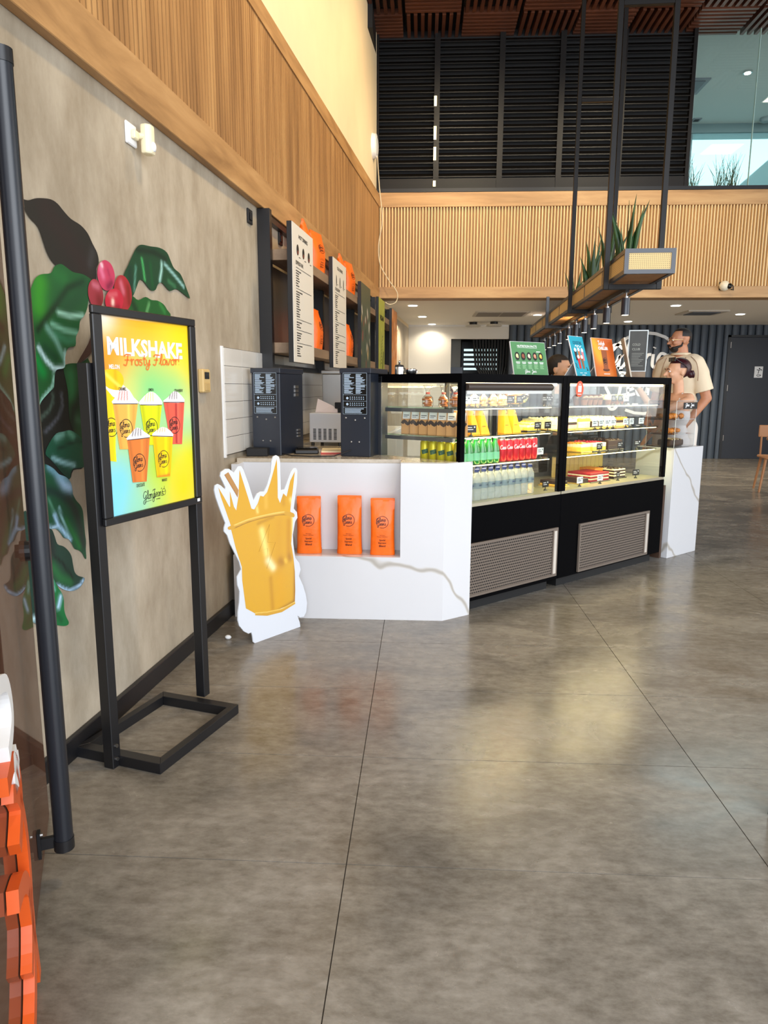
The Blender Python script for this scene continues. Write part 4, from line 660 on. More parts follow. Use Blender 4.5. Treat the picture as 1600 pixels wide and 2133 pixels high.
for i, (nm, c, body, whip, ring) in enumerate(CUPS):
    yy = y - .0004 - .0006 * (i > 0) - .0006 * (i > 3)
    xa = sum(p[0] for p in body) / len(body); zt = max(p[1] for p in body); zb = min(p[1] for p in body)
    stt = [([(xa - .045, zt), (xa - .028, zb)], .008, lum(c, .82), .7), ([(xa + .02, zt), (xa + .012, zb)], .006, lum(c, 1.25), .7), ([(xa + .048, zt), (xa + .03, zb)], .006, lum(c, .85), .7)]
    if nm == 'strawberry': stt.append(([(.432, 1.275), (.428, 1.20), (.425, 1.128)], .006, (150, 20, 40), .9))
    if nm == 'mango': stt.append(([(.30, 1.007), (.37, 1.01)], .006, (225, 110, 40), .9))
    painted('print_cup', body, c, stt, po, yy, .007, False, m=pm)
    if whip: painted('print_whipped_cream', whip, (250, 245, 245), [([whip[0], whip[-1]], .006, (214, 205, 215), .8)] + [([(xa - .03 + .015 * j, whip[0][1] + .012), (xa - .02 + .012 * j, whip[2][1] - .004)], .003, {'caramel': (225, 80, 50), 'lemon': (235, 215, 60), 'strawberry': (70, 20, 40), 'chocolate': (40, 25, 35), 'mango': (240, 170, 50)}[nm], .9) for j in range(4)], po, yy - .0002, .0045, True, m=pm)
    if nm != 'melon': ribbon(mk, [(body[0][0] + .002, body[0][1] - .001), (body[1][0] - .002, body[1][1] - .001)], .0025, yy - .0003, n=1)
    ring_logo(mk, ring[0][0], ring[0][1] - .001, .031, .0026, yy - .0004, n=2)
mk.build('print_logos', ink, po)
m = MB(); put_text(m, 'MILKSHAKE', .078, .486, 1.443, 1.504, y - .0003, .035, keep=False); put_text(m, 'MELON', .081, .132, 1.398, 1.413, y - .0003, .02, keep=False); m.build('lettering', white_ink, po)
m = MB(); k = .062 / 1.2; L0 = script_len('Frosty Flavor!', 1, .8); script_word(m, 'Frosty Flavor!', .152, 1.411, .037, .0046, y - .0012, sx=.8 * .314 / L0 / .037, rise=.035, n=3); m.build('lettering', mat('orange_ink', C(246, 118, 40), .6), po)
m = MB()
for s_, a, b in (('CARAMEL', (.119, .157), (1.326, 1.338)), ('LEMON', (.274, .302), (1.324, 1.334)), ('STRAWBERRY', (.425, .478), (1.320, 1.331)), ('CHOCOLATE', (.182, .226), (.986, .998)), ('MANGO', (.326, .355), (.989, 1.000))): put_text(m, s_, a[0], a[1], b[0], b[1], y - .0022, .02, keep=False)
script_word(m, 'Gloria', .216, .935, .030, .0022, y - .0004, sx=.75); script_word(m, "Jean's", .268, .937, .030, .0022, y - .0004, sx=.75); ribbon(m, [(.222, .926), (.262, .929)], .0015, y - .0004, n=1); put_text(m, 'COFFEES', .288, .312, .926, .931, y - .0004)
disc(m, .335, .950, .0005, y); ribbon(m, [(.335 + .010 * math.cos(R(a)), .950 + .012 * math.sin(R(a))) for a in range(0, 360, 30)], .0016, y - .0004, closed=True); ribbon(m, [(.326, .950), (.344, .952)], .0014, y - .0004, n=1); ribbon(m, [(.338, .962), (.339, .972)], .0014, y - .0004, n=1)
m.build('lettering', ink, po)

# ================================================================ CARDBOARD CUT-OUT (golden cup)
CU = frame(-.8703, 3.567, 0, math.atan2(.81558, .57864))
co = empty('cardboard_cutout', CU, 'white edged standing board printed with a spiky splashing golden cup', 'cutout')
MB().prism(CUT_OUT, -.004, .004, 'y').build('board', mat('cutout_white', C(214, 219, 228), .35), co, bevel=.0008)
gm = vcolmat('gold_print', .3, .6, .3)
def P(f, pts): return pts
G = (212, 160, 36)
gx = lambda a, b: (a, b)
gst = [([(.075, .60), (.105, .47)], .020, (250, 226, 130), .9), ([(.305, .66), (.300, .52)], .011, (252, 232, 150), .9), ([(.20, .62), (.19, .35)], .035, (206, 150, 30), .6), ([(.27, .62), (.265, .45)], .018, (190, 128, 22), .6), ([(.115, .43), (.15, .385)], .020, (255, 240, 180), .95), ([(.205, .41), (.215, .40)], .024, (160, 104, 18), .7), ([(.27, .425), (.275, .41)], .018, (150, 90, 18), .6),
       ([(.24, .41), (.245, .40)], .010, (244, 196, 70), .8), ([(.13, .33), (.14, .16)], .014, (176, 118, 18), .6), ([(.315, .36), (.305, .17)], .012, (140, 84, 16), .7), ([(.2, .3), (.2, .18)], .05, (216, 158, 24), .7), ([(.10, .12), (.30, .16)], .010, (128, 78, 18), .6), ([(.02, .86), (.05, .70)], .008, (248, 222, 130), .8), ([(.11, .88), (.11, .72)], .012, (226, 178, 70), .8), ([(.235, .92), (.235, .72)], .014, (190, 134, 26), .6), ([(.29, .74), (.31, .70)], .012, (250, 226, 140), .9), ([(.05, .64), (.16, .66)], .008, (160, 108, 30), .5)]
painted('print_cup', CUT_GOLD, G, gst, co, -.0046, .010, False, m=gm)
painted('print_straw', CUT_STRAW, (178, 130, 70), [([CUT_STRAW[0], CUT_STRAW[3]], .004, (150, 100, 50), .8)], co, -.0044, .01, False, m=gm)
painted('print_rim', CUT_RIM, (205, 155, 45), [([CUT_RIM[2], CUT_RIM[3], CUT_RIM[4], CUT_RIM[5]], .006, (246, 216, 120), .8), ([CUT_RIM[11], CUT_RIM[10], CUT_RIM[9], CUT_RIM[8]], .004, (120, 74, 16), .8)], co, -.0050, .008, True, m=gm)
painted('print_rim', CUT_RIM2, (205, 155, 45), [([CUT_RIM2[1], CUT_RIM2[2], CUT_RIM2[3], CUT_RIM2[4]], .004, (246, 216, 120), .8)], co, -.0050, .008, False, m=gm)
m = MB(); ribbon(m, CUT_BOLT, .0016, -.0050, n=1, closed=True); m.build('print_line', mat('bronze_ink', C(140, 92, 20), .5), co)
MB().add([(.12, .004, 0), (.2, .004, 0), (.2, .14, 0), (.12, .14, 0), (.15, .004, .5), (.17, .004, .5)], [(0, 1, 2, 3), (0, 3, 4), (1, 5, 2), (3, 2, 5, 4), (0, 4, 5, 1)]).build('strut', white, co)

# ================================================================ GLASS DOOR LEAF with handle and cut-out letters
DANG = math.atan2(.91058, -.41334)      # local x towards the free edge (x = 0), -y into the hall
DOOR = frame(-1.162, 1.997, 0, DANG)
film = bpy.data.materials.new('brown_mirror_film'); film.use_nodes = True; _n = film.node_tree; _b = _n.nodes['Principled BSDF']; _b.inputs['Base Color'].default_value = C(96, 68, 54); _b.inputs['Roughness'].default_value = .6; _b.inputs['Specular IOR Level'].default_value = 0
_g = _n.nodes.new('ShaderNodeBsdfGlossy'); _g.inputs['Roughness'].default_value = .03; _x = _n.nodes.new('ShaderNodeMixShader'); _x.inputs[0].default_value = .34
_n.links.new(_b.outputs[0], _x.inputs[1]); _n.links.new(_g.outputs[0], _x.inputs[2]); _n.links.new(_x.outputs[0], _n.nodes['Material Output'].inputs[0])
dl = MB().box(-1.15, 0, -.006, .006, .008, 2.9).build('door_2', film, M=DOOR); structure(dl)
lk = MB(); lk.cyl((-.045, .02, .87), (-.045, -.02, .87), .03, n=16); lk.cyl((-.045, -.02, .87), (-.045, -.032, .87), .022, n=6); lk.build('door_lock', black, dl)
bar = empty('door_bar_handle', DOOR @ Matrix.Translation((-.35, -.071, 0)), 'long black tubular pull bar on the open glass door', 'door handle')
MB().cyl((0, 0, .135), (0, 0, 2.055), .0245, n=20).build('bar', mat('satin_black_tube', C(24, 28, 36), .33, spec=.6), bar, smooth=40)
for z in (.103, 2.055): MB().cyl((0, 0, z), (0, 0, z + .032), .0262, n=20).build('cap', black, bar, smooth=40)
for z in (.13, 2.05):
    MB().box(-.006, .006, 0, .062, z - .018, z + .014).build('bracket', black, bar); MB().box(-.012, .012, .056, .064, z - .04, z + .035).build('mounting_plate', black, bar)
    MB().cyl((0, .05, z + .025), (0, .058, z + .025), .006, n=8).build('bolt', steel, bar)
orl = mat('orange_acrylic', C(222, 92, 34), .3, spec=.6)
m = MB(); T_ = .022
ribbon(m, [(-.92 + .215 * math.cos(R(a)), .33 + .24 * math.sin(R(a))) for a in range(-60, 80, 10)], .035, -.03, thick=T_, n=2)
ribbon(m, [(-1.0, .05), (-.86, .02), (-.745, .12), (-.735, .25), (-.80, .33), (-.90, .36)], .045, -.03, thick=T_)
ribbon(m, [(-.70, -.0 + .02), (-.715, .1), (-.745, .2), (-.76, .28)], .03, -.03, thick=T_, n=3)
ribbon(m, [(-.90, .60), (-.80, .60), (-.745, .54), (-.75, .47), (-.82, .42)], .04, -.03, thick=T_)
tag(m.build('door_lettering', orl, M=DOOR), 'thick orange script lettering fixed on the brown glass door', 'lettering')
m = MB(); ribbon(m, [(-.90, .80), (-.80, .765), (-.762, .71), (-.775, .665), (-.85, .64)], .035, -.03, thick=T_)
m.prism([(-.80, .615), (-.755, .615), (-.745, .595), (-.73, .59), (-.725, .565), (-.738, .55), (-.735, .53), (-.76, .525), (-.82, .53)], -.03, -.008, 'y')
tag(m.build('door_lettering', white, M=DOOR), 'thick white lettering fixed on the glass door above the orange script', 'lettering')
rp = empty('metal_post', frame(1.118, 2.128, 0, R(-42)), 'black metal post cut by the right edge of the frame', 'post')
MB().box(0, .09, 0, .05, .004, 2.3).build('post', black, rp, bevel=.003); MB().box(.045, .051, -.004, 0, .02, 2.2).build('edge_strip', steel, rp); MB().box(-.0, .4, .0, .05, 2.3, 2.36).build('top_rail', black, rp)
# ================================================================ MENU SHELF on the left wall
sh = empty('wall_shelf', WALL, 'black framed wall shelf with two oak boards holding coffee bags', 'shelf')
for u in (2.42, 3.95, 5.45, 6.95, 8.4): MB().box(u - .02, u + .03, -.085, -.002, 1.46, 2.458).build('post', black, sh, bevel=.002)
for z in (2.415, 1.46): MB().box(2.45, 8.4, -.04, -.003, z, z + .035).build('rail', black, sh)
for z0 in (2.15, 1.562):
    MB().box(2.452, 8.38, -.205, -.086, z0, z0 + .068).build('shelf_board', wood_shelf, sh, bevel=.002)
    MB().box(2.452, 8.38, -.086, -.042, z0, z0 + .068).build('shelf_board', wood_shelf, sh)
MB().box(2.46, 8.38, -.012, -.004, 1.50, 2.15).build('back_panel', mat('dark_smoked_panel', C(70, 68, 66), .35, noise=.25, nscale=2), sh)
menu_white = mat('menu_card', C(222, 214, 200), .55)
MU = [(2.35, .56, 'tall white hot drinks menu board, nearest on the shelf'), (3.60, .555, 'tall white cold drinks menu board, second on the shelf'),
      (4.95, .60, 'tall dark green menu board with food picture, third on the shelf'), (6.16, .52, 'tall lime green menu board, fourth on the shelf'), (7.38, .58, 'tall orange and brown menu board, farthest on the shelf')]
rs = random.Random(11)
for i, (u, wd, lab) in enumerate(MU):
    b = empty('menu_board', WALL @ Matrix.Translation((u, -.24, 1.50)), lab, 'menu board', 'menu boards hung on the shelf front')
    MB().box(0, wd, 0, .032, 0, .868).build('board_back', black, b, bevel=.001)
    if i < 2:
        MB().box(.004, wd - .002, -.004, 0, .002, .866).build('face', menu_white, b)
        m = MB(); Y = -.0055
        put_text(m, ('HOT DRINKS', 'COLD DRINKS')[i], .16, wd - .16, .79, .815, Y, .02, keep=False)
        for k in range(3):
            x = .13 + .15 * k; disc(m, x, .715, .028, Y, rz=.034) if i == 0 else disc(m, x, .70, .013, Y, rz=.045)
            rect(m, x + .03, x + .07, .672, .676, Y)
        put_text(m, ('ESPRESSO BAR', 'CHILLER BAR')[i], .075, .27, .62, .645, Y, .015, keep=False)
        z = .60
        for sec in ((7, 1), (11, 1), (3, 0), (4, 0), (5, 0)) if i == 0 else ((7, 1), (5, 1), (5, 1), (2, 0), (3, 0), (8, 0)):
            rect(m, .075, wd - .07, z, z + .003, Y); z -= .016
            for q in range(sec[0]):
                x = .078; wdt = rs.uniform(.05, .09) + (.06 if q == 0 else 0)
                while x < .078 + wdt: c = rs.uniform(.012, .028); rect(m, x, x + c, z - .006, z + .001, Y); x += c + .005
                z -= .0155
                if z < .03: break
            z -= .006
            if z < .03: break
        m.build('lettering', ink, b)
        if i == 0:
            m = MB()
            for k in range(3): disc(m, .13 + .15 * k, .70, .012, Y - .0006, n=8)
            m.build('cup_print', mat('rust_ink', C(150, 70, 50), .6), b)
    else:
        bc = ((72, 84, 66), (168, 172, 64), (208, 128, 52))[i - 2]; stt = []
        for k in range(26 if i != 3 else 8):
            x, z = rs.uniform(.02, wd), rs.uniform(.02, .62 if i == 2 else .86)
            col = rs.choice(((212, 178, 120), (60, 78, 48), (150, 60, 50), (228, 214, 196), (40, 44, 36))) if i == 2 else (rs.choice(((196, 200, 84), (140, 146, 50))) if i == 3 else rs.choice(((232, 160, 60), (150, 92, 60), (236, 206, 170), (120, 70, 50))))
            stt.append(([(x, z), (x + rs.uniform(-.03, .03), z + rs.uniform(.02, .07))], rs.uniform(.012, .03), col, .9))
        painted('face_print', [(.004, .002), (wd - .002, .002), (wd - .002, .866), (.004, .866)], bc, stt, b, -.002, .014, False, m=vcolmat('menu_print', .45, .4))
        m = MB()
        if i == 3: put_text(m, 'VEGAN', .1, .42, .62, .68, -.004, .03, keep=False)
        if i == 3:
            for q in range(9): ribbon(m, [(.12 + .02 * q, .1 + .04 * q), (.2 + .02 * q, .13 + .04 * q), (.3, .12 + .04 * q)], .006, -.004)
            ribbon(m, [(.32, .0 + .01), (.36, .1), (.4, .2), (.42, .27)], .04, -.004)
            m.build('lettering', ink, b)

# ================================================================ orange coffee bags
def bag_parts(root, wd=.142, hh=.332, dp=.085, txt=True):
    def depth(z): # front surface depth
        t = z / hh
        return dp * (.46 + .10 * math.sin(math.pi * min(1, t * 1.15))) * (1 - max(0, (t - .55) / .45) ** 1.6 * .88)
    rr = random.Random(int(hh * 1e4)); m = MB(); nx, nz = 12, 20; vs = []; fs = []
    jit = [[rr.uniform(-1, 1) for _ in range(nx + 1)] for _ in range(nz + 1)]
    def hw(z): t = z / hh; return wd / 2 * (1 - .05 * math.sin(math.pi * t) + .015 * (t < .05))
    for side in (-1, 1):
        for j in range(nz + 1):
            z = hh * j / nz
            for i in range(nx + 1):
                s_ = -1 + 2 * i / nx; e = 1 - abs(s_) ** 5 * .35
                cr = .0018 * jit[j][i] * (1 if .12 < j / nz < .95 else .3)
                vs.append((hw(z) * s_, side * (depth(z) * e + cr * (side < 0)), z))
    N = (nx + 1) * (nz + 1)
    for sd in (0, 1):
        for j in range(nz):
            for i in range(nx):
                a = sd * N + j * (nx + 1) + i; fs.append((a, a + 1, a + nx + 2, a + nx + 1))
    for j in range(nz):
        for i in (0, nx): a = j * (nx + 1) + i; fs.append((a, a + nx + 1, a + nx + 1 + N, a + N))
    for i in range(nx):
        fs.append((i, i + 1, i + 1 + N, i + N)); a = nz * (nx + 1) + i; fs.append((a, a + 1, a + 1 + N, a + N))
    m.add(vs, fs); m.build('bag_body', orange, root, smooth=70)
    m = MB(); m.box(-wd / 2 + .002, wd / 2 - .002, -.007, .007, hh - .02, hh + .004); m.build('top_seal', orange, root, bevel=.002)
    if txt:
        f = lambda X, Z, Y: (X, -depth(Z) - .0030 + Y, Z)
        m = MB(); ring_logo(m, 0, hh * .60, wd * .24, .0028, 0, f)
        put_text(m, '100% Arabica', -.024, .024, hh * .357, hh * .37, 0, .01, f); put_text(m, 'Premium Coffee Beans', -.04, .04, hh * .332, hh * .346, 0, .01, f)
        for q, s_ in enumerate(('Special', 'Espresso', 'Blend')): put_text(m, s_, -.034, .034, hh * (.255 - .052 * q), hh * (.292 - .052 * q), 0, .02, f)
        put_text(m, '1kg', -.006, .006, hh * .045, hh * .055, 0, 0, f)
        m.build('bag_print', mat('brown_ink', C(70, 24, 10), .6), root)
bags = ['orange coffee bag in the counter niche, nearest the cutout', 'orange coffee bag in the middle of the counter niche', 'orange coffee bag at the right end of the counter niche']
b0 = None
for (x, a, h), lab in zip(((-.648, 3, 1), (-.408, -2, 1.02), (-.213, 1, .985)), bags):
    M = frame(x, 4.105 - (.012 if x > -.3 else 0), .3755, R(a)) @ Matrix.Diagonal((1, 1, h, 1))
    if b0 is None: b0 = empty('coffee_bag', M, lab, 'coffee bag', 'orange coffee bags in the counter niche'); bag_parts(b0)
    else: copy_tree(b0, M, lab)
b1 = None
for u, z, r, lab in ((3.14, 2.218, 8, 'orange coffee bag on the upper shelf, first behind the hot drinks board'), (3.50, 2.218, -10, 'orange coffee bag on the upper shelf, leaning by the hot drinks board'), (4.50, 2.218, 6, 'orange coffee bag on the upper shelf, first behind the cold drinks board'), (4.88, 2.218, -8, 'orange coffee bag on the upper shelf, farthest one'),
                     (3.44, 1.63, 0, 'orange coffee bag on the lower shelf beside the hot drinks board'), (4.80, 1.63, 0, 'orange coffee bag on the lower shelf beside the cold drinks board')):
    M = WALL @ frame(u, -.125, z, R(r)) @ Matrix.Diagonal((1.55, 1.15, .94, 1))
    if b1 is None: b1 = empty('coffee_bag', M, lab, 'coffee bag', 'orange coffee bags on the menu shelf'); bag_parts(b1, hh=.331)
    else: copy_tree(b1, M, lab)

# ================================================================ things standing on the worktop
WT = .9225
def tower(M, lab):
    t = empty('black_machine', M, lab, 'machine', 'black machines on the worktop')
    MB().box(0, .19, 0, .35, 0, .50).build('body', mat('blue_black_steel', C(30, 36, 48), .3, spec=.6), t, bevel=.004)
    MB().box(-.004, .194, -.004, .354, .50, .532).build('lid', mat('blue_black_steel', C(30, 36, 48)), t, bevel=.003)
    lb = MB().box(.016, .172, -.003, 0, .255, .505).build('label', black_gloss, t)
    m = MB(); rr = random.Random(5)
    for x0, x1, z0, z1 in ((.018, .170, .257, .2585), (.018, .170, .5015, .503), (.018, .0195, .257, .503), (.1685, .170, .257, .503), (.018, .17, .43, .4312), (.018, .17, .372, .3732), (.018, .17, .335, .3362), (.018, .17, .298, .2992)): rect(m, x0, x1, z0, z1, -.0042)
    z = .492
    while z > .38:
        for a, b in ((.026, .09), (.1, .163)): e = b - rr.uniform(0, .035); rect(m, a, e, z, z + .0035, -.0042)
        z -= .0062
    for zc in (.353, .317):
        disc(m, .046, zc, .008, -.0042, n=10)
        for k in range(7): disc(m, .065 + .014 * k, zc + .006, .0035, -.0042, n=6); rect(m, .062 + .014 * k, .069 + .014 * k, zc - .008, zc - .003, -.0042)
    for k in range(4): rect(m, .03, .16 - rr.uniform(0, .03), .264 + .008 * k, .268 + .008 * k, -.0042)
    m.build('label_print', mat('pale_blue_ink', C(170, 190, 210), .5), t)
    m = MB()
    for x, z in ((.035, .235), (.155, .235), (.095, .222), (.07, .09), (.12, .09)): m.ball((x, 0, z), .006, .004, .006, 8, 5)
    m.build('screws', steel, t)
    m = MB()
    for k in range(3): m.box(.19, .196, .22, .27, .36 + .025 * k, .378 + .025 * k); m.box(.19, .196, .25, .29, .10 + .02 * k, .11 + .02 * k)
    m.build('sockets', steel, t)
    return t
tower(frame(-1.04, 4.40, WT, R(-14)), 'black steel machine with printed label at the left end of the worktop')
tower(frame(-.487, 4.362, WT, R(-14)), 'black steel machine with printed label beside the display case')
ic = empty('appliance', frame(-.80, 5.14, WT, R(-6)), 'white appliance with rear vents between the two black machines', 'appliance')
MB().box(0, .24, 0, .34, .025, .235).build('body', mat('appliance_white', C(196, 198, 206), .35, metal=.1), ic, bevel=.006, seg=2)
m = MB()
for a in range(5):
    for k in range(9): rect(m, .028 + .038 * a, .05 + .038 * a, .045 + .009 * k, .0505 + .009 * k, -.0012)
m.build('vent_slots', black_matte, ic)
m = MB()
for x in (.02, .22):
    for y in (.02, .3): m.cyl((x, y, 0), (x, y, .025), .012)
m.build('feet', black, ic); MB().box(-.018, 0, .08, .28, .05, .2).build('door', mat('appliance_white', C(196, 198, 206)), ic, bevel=.006)
tag(MB().add([(.02, .1, .0), (.22, .06, .0), (.2, .2, 0), (.04, .24, 0), (.04, .10, .10), (.16, .06, .05)], [(0, 1, 5, 4), (0, 4, 3), (1, 2, 5), (4, 5, 2, 3)]).build('paper_sheet', mat('paper_pink_white', C(232, 214, 208), .7), M=frame(-.80, 5.14, WT + .236, R(-6))), 'folded pale paper on top of the white appliance', 'paper')
t = empty('card_reader', frame(-.61, 5.17, WT + .236, R(-10)), 'small black scanner gadget on top of the white appliance', 'scanner')
MB().box(-.01, .06, 0, .05, .03, .075).build('head', black, t, bevel=.004); MB().box(.01, .035, .01, .04, .0, .03).build('foot', black, t)
hb = empty('steel_grinder_hood', frame(-.77, 5.62, WT, R(-4)), 'tall brushed steel cabinet standing behind the white appliance', 'cabinet')
MB().box(0, .32, 0, .4, 0, .52).build('body', steel, hb, bevel=.006); MB().box(-.006, .326, -.006, .406, .52, .545).build('lid', steel, hb, bevel=.003)
t = empty('payment_terminal', frame(-.79, 4.47, WT, R(8)), 'flat black card payment terminal lying on the worktop', 'terminal')
MB().box(0, .15, 0, .17, 0, .028).build('body', black, t, bevel=.006); MB().box(.01, .14, .02, .15, .028, .036).build('cover', black_gloss, t, bevel=.004)
t = empty('paper_pad', frame(-.63, 4.5, WT, R(6)), 'cream paper pad with red edge beside the payment terminal', 'paper')
MB().box(0, .2, 0, .22, 0, .008).build('cover', mat('red_card', C(196, 60, 50), .5), t); MB().box(.004, .196, .004, .24, .008, .017).build('sheets', mat('cream_paper', C(240, 222, 180), .7), t)
tag(MB().tube([(-.86, 4.38, WT + .012), (-.78, 4.32, WT + .005), (-.66, 4.285, WT + .005), (-.52, 4.30, WT + .006), (-.42, 4.345, WT + .04)], .004, 6).build('power_cable', black), 'black cable lying along the worktop edge between the machines', 'cable')
tag(MB().box(-1.06, -.93, 4.30, 4.38, WT, WT + .05).build('cable_box', black_matte, bevel=.004), 'low black box at the wall end of the worktop', 'box')
# ================================================================ REFRIGERATED DISPLAY CASES
ZT, ZG, ZK = 1.42, .668, .07
SHZ = (1.226, 1.058, .890)
led = emitmat('case_led_strip', C(255, 228, 170), 6)
black_shell = mat('display_black_panel', C(4, 4, 6), .5, spec=.03); case_wood = mat('case_end_board', C(70, 50, 38), .5)
perf = mat('grille_taupe', C(120, 108, 98), .5, .3); deck_m = mat('case_deck_steel', C(190, 182, 160), .3, .6)
def grille(parent, x0, x1, z0, z1):
    g = MB(); g.box(x0, x1, -.014, 0, z1 - .014, z1); g.box(x0, x1, -.014, 0, z0, z0 + .014); g.box(x0, x0 + .014, -.014, 0, z0 + .014, z1 - .014); g.box(x1 - .05, x1, -.014, 0, z0 + .014, z1 - .014)
    g = g.build('vent_grille', perf, parent)
    MB().box(x1 - .044, x1 - .018, -.019, -.014, z0 + .02, z1 - .02).build('handle_strip', mat('pale_steel', C(222, 214, 204), .3, .5), g)
    MB().box(x0 + .014, x1 - .05, -.003, 0, z0 + .014, z1 - .014).build('mesh_back', mat('grille_void', C(32, 28, 26), .8), g)
    m = MB(); nz = 17; p = (z1 - z0 - .028) / nz
    for j in range(nz + 1): zz = z0 + .014 + p * j; m.box(x0 + .014, x1 - .05, -.007, -.003, zz - p * .26, zz + p * .26)
    nx = int((x1 - x0 - .064) / .019)
    for i in range(nx + 1):
        xx = x0 + .014 + .019 * i
        for j in range(nz):
            zz = z0 + .014 + p * j; o = .0095 if j % 2 else 0
            if xx + o + .007 < x1 - .05: m.add([(xx + o, -.006, zz), (xx + o + .006, -.006, zz), (xx + o + .012, -.006, zz + p), (xx + o + .006, -.006, zz + p)], [(0, 1, 2, 3)])
    o = m.build('perforated_sheet', perf, g); o['kind'] = 'stuff'
def display(u0, u1, lab, left_slant):
    c = empty('display_case', CASE @ Matrix.Translation((u0, 0, 0)), lab, 'display case')
    L = u1 - u0; s = -.104 if left_slant else 0; D = .62
    ply = lambda i0, i1: [(i0, i0), (L - i0, i0), (L - i0, D - i0), (s + i0, D - i0)]
    MB().prism(ply(0, 0), ZK, ZG - .02, 'z').build('base_body', black_shell, c, bevel=.004)
    MB().prism(ply(.05, 0), 0, ZK, 'z').build('plinth', black_matte, c)
    MB().prism(ply(.004, 0), ZG - .02, ZG, 'z').build('deck', deck_m, c)
    MB().prism(ply(0, 0), ZT - .012, ZT, 'z').build('top_panel', black_shell, c)
    # top frame bars
    fr = MB(); fr.box(0, L, 0, .03, ZT - .05, ZT - .012); fr.box(s, L, D - .03, D, ZT - .05, ZT - .012)
    if left_slant: fr.prism([(0, 0), (.03, 0), (s + .03, D), (s, D)], ZT - .05, ZT - .012)
    fr.build('top_frame', black_shell, c)
    MB().box(-.0, .034, -.002, .03, ZG, ZT - .012).build('corner_post', black_shell, c)
    MB().box(L - .034, L, -.002, .03, ZG, ZT - .012).build('corner_post', black_shell, c)
    MB().box(L - .03, L, D - .03, D, ZG, ZT - .012).build('corner_post', black_shell, c)
    MB().box(s, s + .03, D - .03, D, ZG, ZT - .012).build('corner_post', mat('grey_aluminium', C(110, 112, 116), .35, .7), c)
    MB().box(.034, L - .034, .004, .010, ZG, ZT - .05).build('front_glass', glass, c)
    if left_slant: MB().prism([(0.002, .03), (.008, .03), (s + .008, D - .03), (s + .002, D - .03)], ZG, ZT - .05).build('side_glass', glass, c)
    else: MB().box(L - .008, L - .002, .03, D - .03, ZG, ZT - .05).build('side_glass', glass, c)
    bk = MB()
    for x in (s + .03, L / 2 - .015, L - .06): bk.box(x, x + .03, D - .02, D - .004, ZG, ZT - .05)
    bk.box(s + .03, L - .03, D - .02, D - .004, ZG, ZG + .03)
    bk.build('rear_door_frame', MATS['grey_aluminium'], c); MB().box(s + .06, L - .06, D - .014, D - .010, ZG + .03, ZT - .05).build('rear_glass', glass, c)
    for k, z in enumerate(SHZ):
        MB().prism([(.04 if not left_slant else .02, .06), (L - .04, .06), (L - .04, D - .04), ((s + .04) if left_slant else .04, D - .04)], z - .008, z).build('glass_shelf', glass_green, c)
        rl = MB(); rl.box(.04, L - .04, D - .06, D - .04, z - .02, z - .008)
        if left_slant: rl.prism([(.012, .08), (.022, .08), (s + .026, D - .05), (s + .016, D - .05)], z - .03, z - .008)
        rl.build('shelf_rail', MATS['grey_aluminium'], c)
        MB().box(.06, L - .06, .064, .072, z - .013, z - .008).build('shelf_light', led, c)
    MB().box(.05, L - .05, .035, .05, ZT - .066, ZT - .05).build('top_light', led, c)
    l = area('case_light.%03d' % int(u0 * 10), CASE @ Vector(((u0 + u1) / 2, .12, ZT - .075)), CASE @ Vector(((u0 + u1) / 2, .30, 0)), L - .15, .08, 5.5 * L, (1, .80, .44)); l.rotation_euler = (Matrix.Rotation(CANG, 4, 'Z') @ Matrix.Rotation(R(10), 4, 'X')).to_euler()
    for k, z in enumerate(SHZ):
        l = area('shelf_lamp.%03d' % int(u0 * 100 + k), CASE @ Vector(((u0 + u1) / 2, .10, z - .018)), (0, 0, 0), L - .15, .03, 2.2 * L, (1, .78, .40)); l.rotation_euler = (Matrix.Rotation(CANG, 4, 'Z') @ Matrix.Rotation(R(12), 4, 'X')).to_euler()
    return c
dc1 = display(0, .955, 'black glass display case with drinks, left of the two, beside the marble counter', True)
dc2 = display(.958, 2.24, 'black glass display case with cakes, right of the two, beside the marble pillar', False)
grille(dc1, .075, .925, .10, .43); grille(dc2, 1.165 - .958, 2.04 - .958, .085, .425)
MB().cyl((.04, -.0, ZT - .075), (.80, -.0, ZT - .075), .022, n=12).build('blind_roller', mat('dark_taupe_blind', C(58, 48, 42), .5), dc1, smooth=40)
MB().box(.04, .80, -.006, .004, ZT - .115, ZT - .095).build('blind_edge', mat('pale_grey', C(205, 205, 200), .5), dc1)
MB().box(1.282, 1.31, .0, .25, 0.02, .6).build('end_board', case_wood, dc2)
st_ = MB(); st_.add([(.14 + .042 * math.cos(2 * math.pi * k / 24), -.001, 1.335 + .052 * math.sin(2 * math.pi * k / 24)) for k in range(24)], [tuple(range(24))]); st_ = st_.build('round_sticker', mat('sticker_orange', C(232, 84, 44), .5), dc2)
m = MB(); rect(m, .122, .158, 1.315, 1.357, -.0018); rect(m, .128, .152, 1.364, 1.368, -.0018); rect(m, .120, .160, 1.299, 1.303, -.0018); m.build('sticker_print', white_ink, st_)

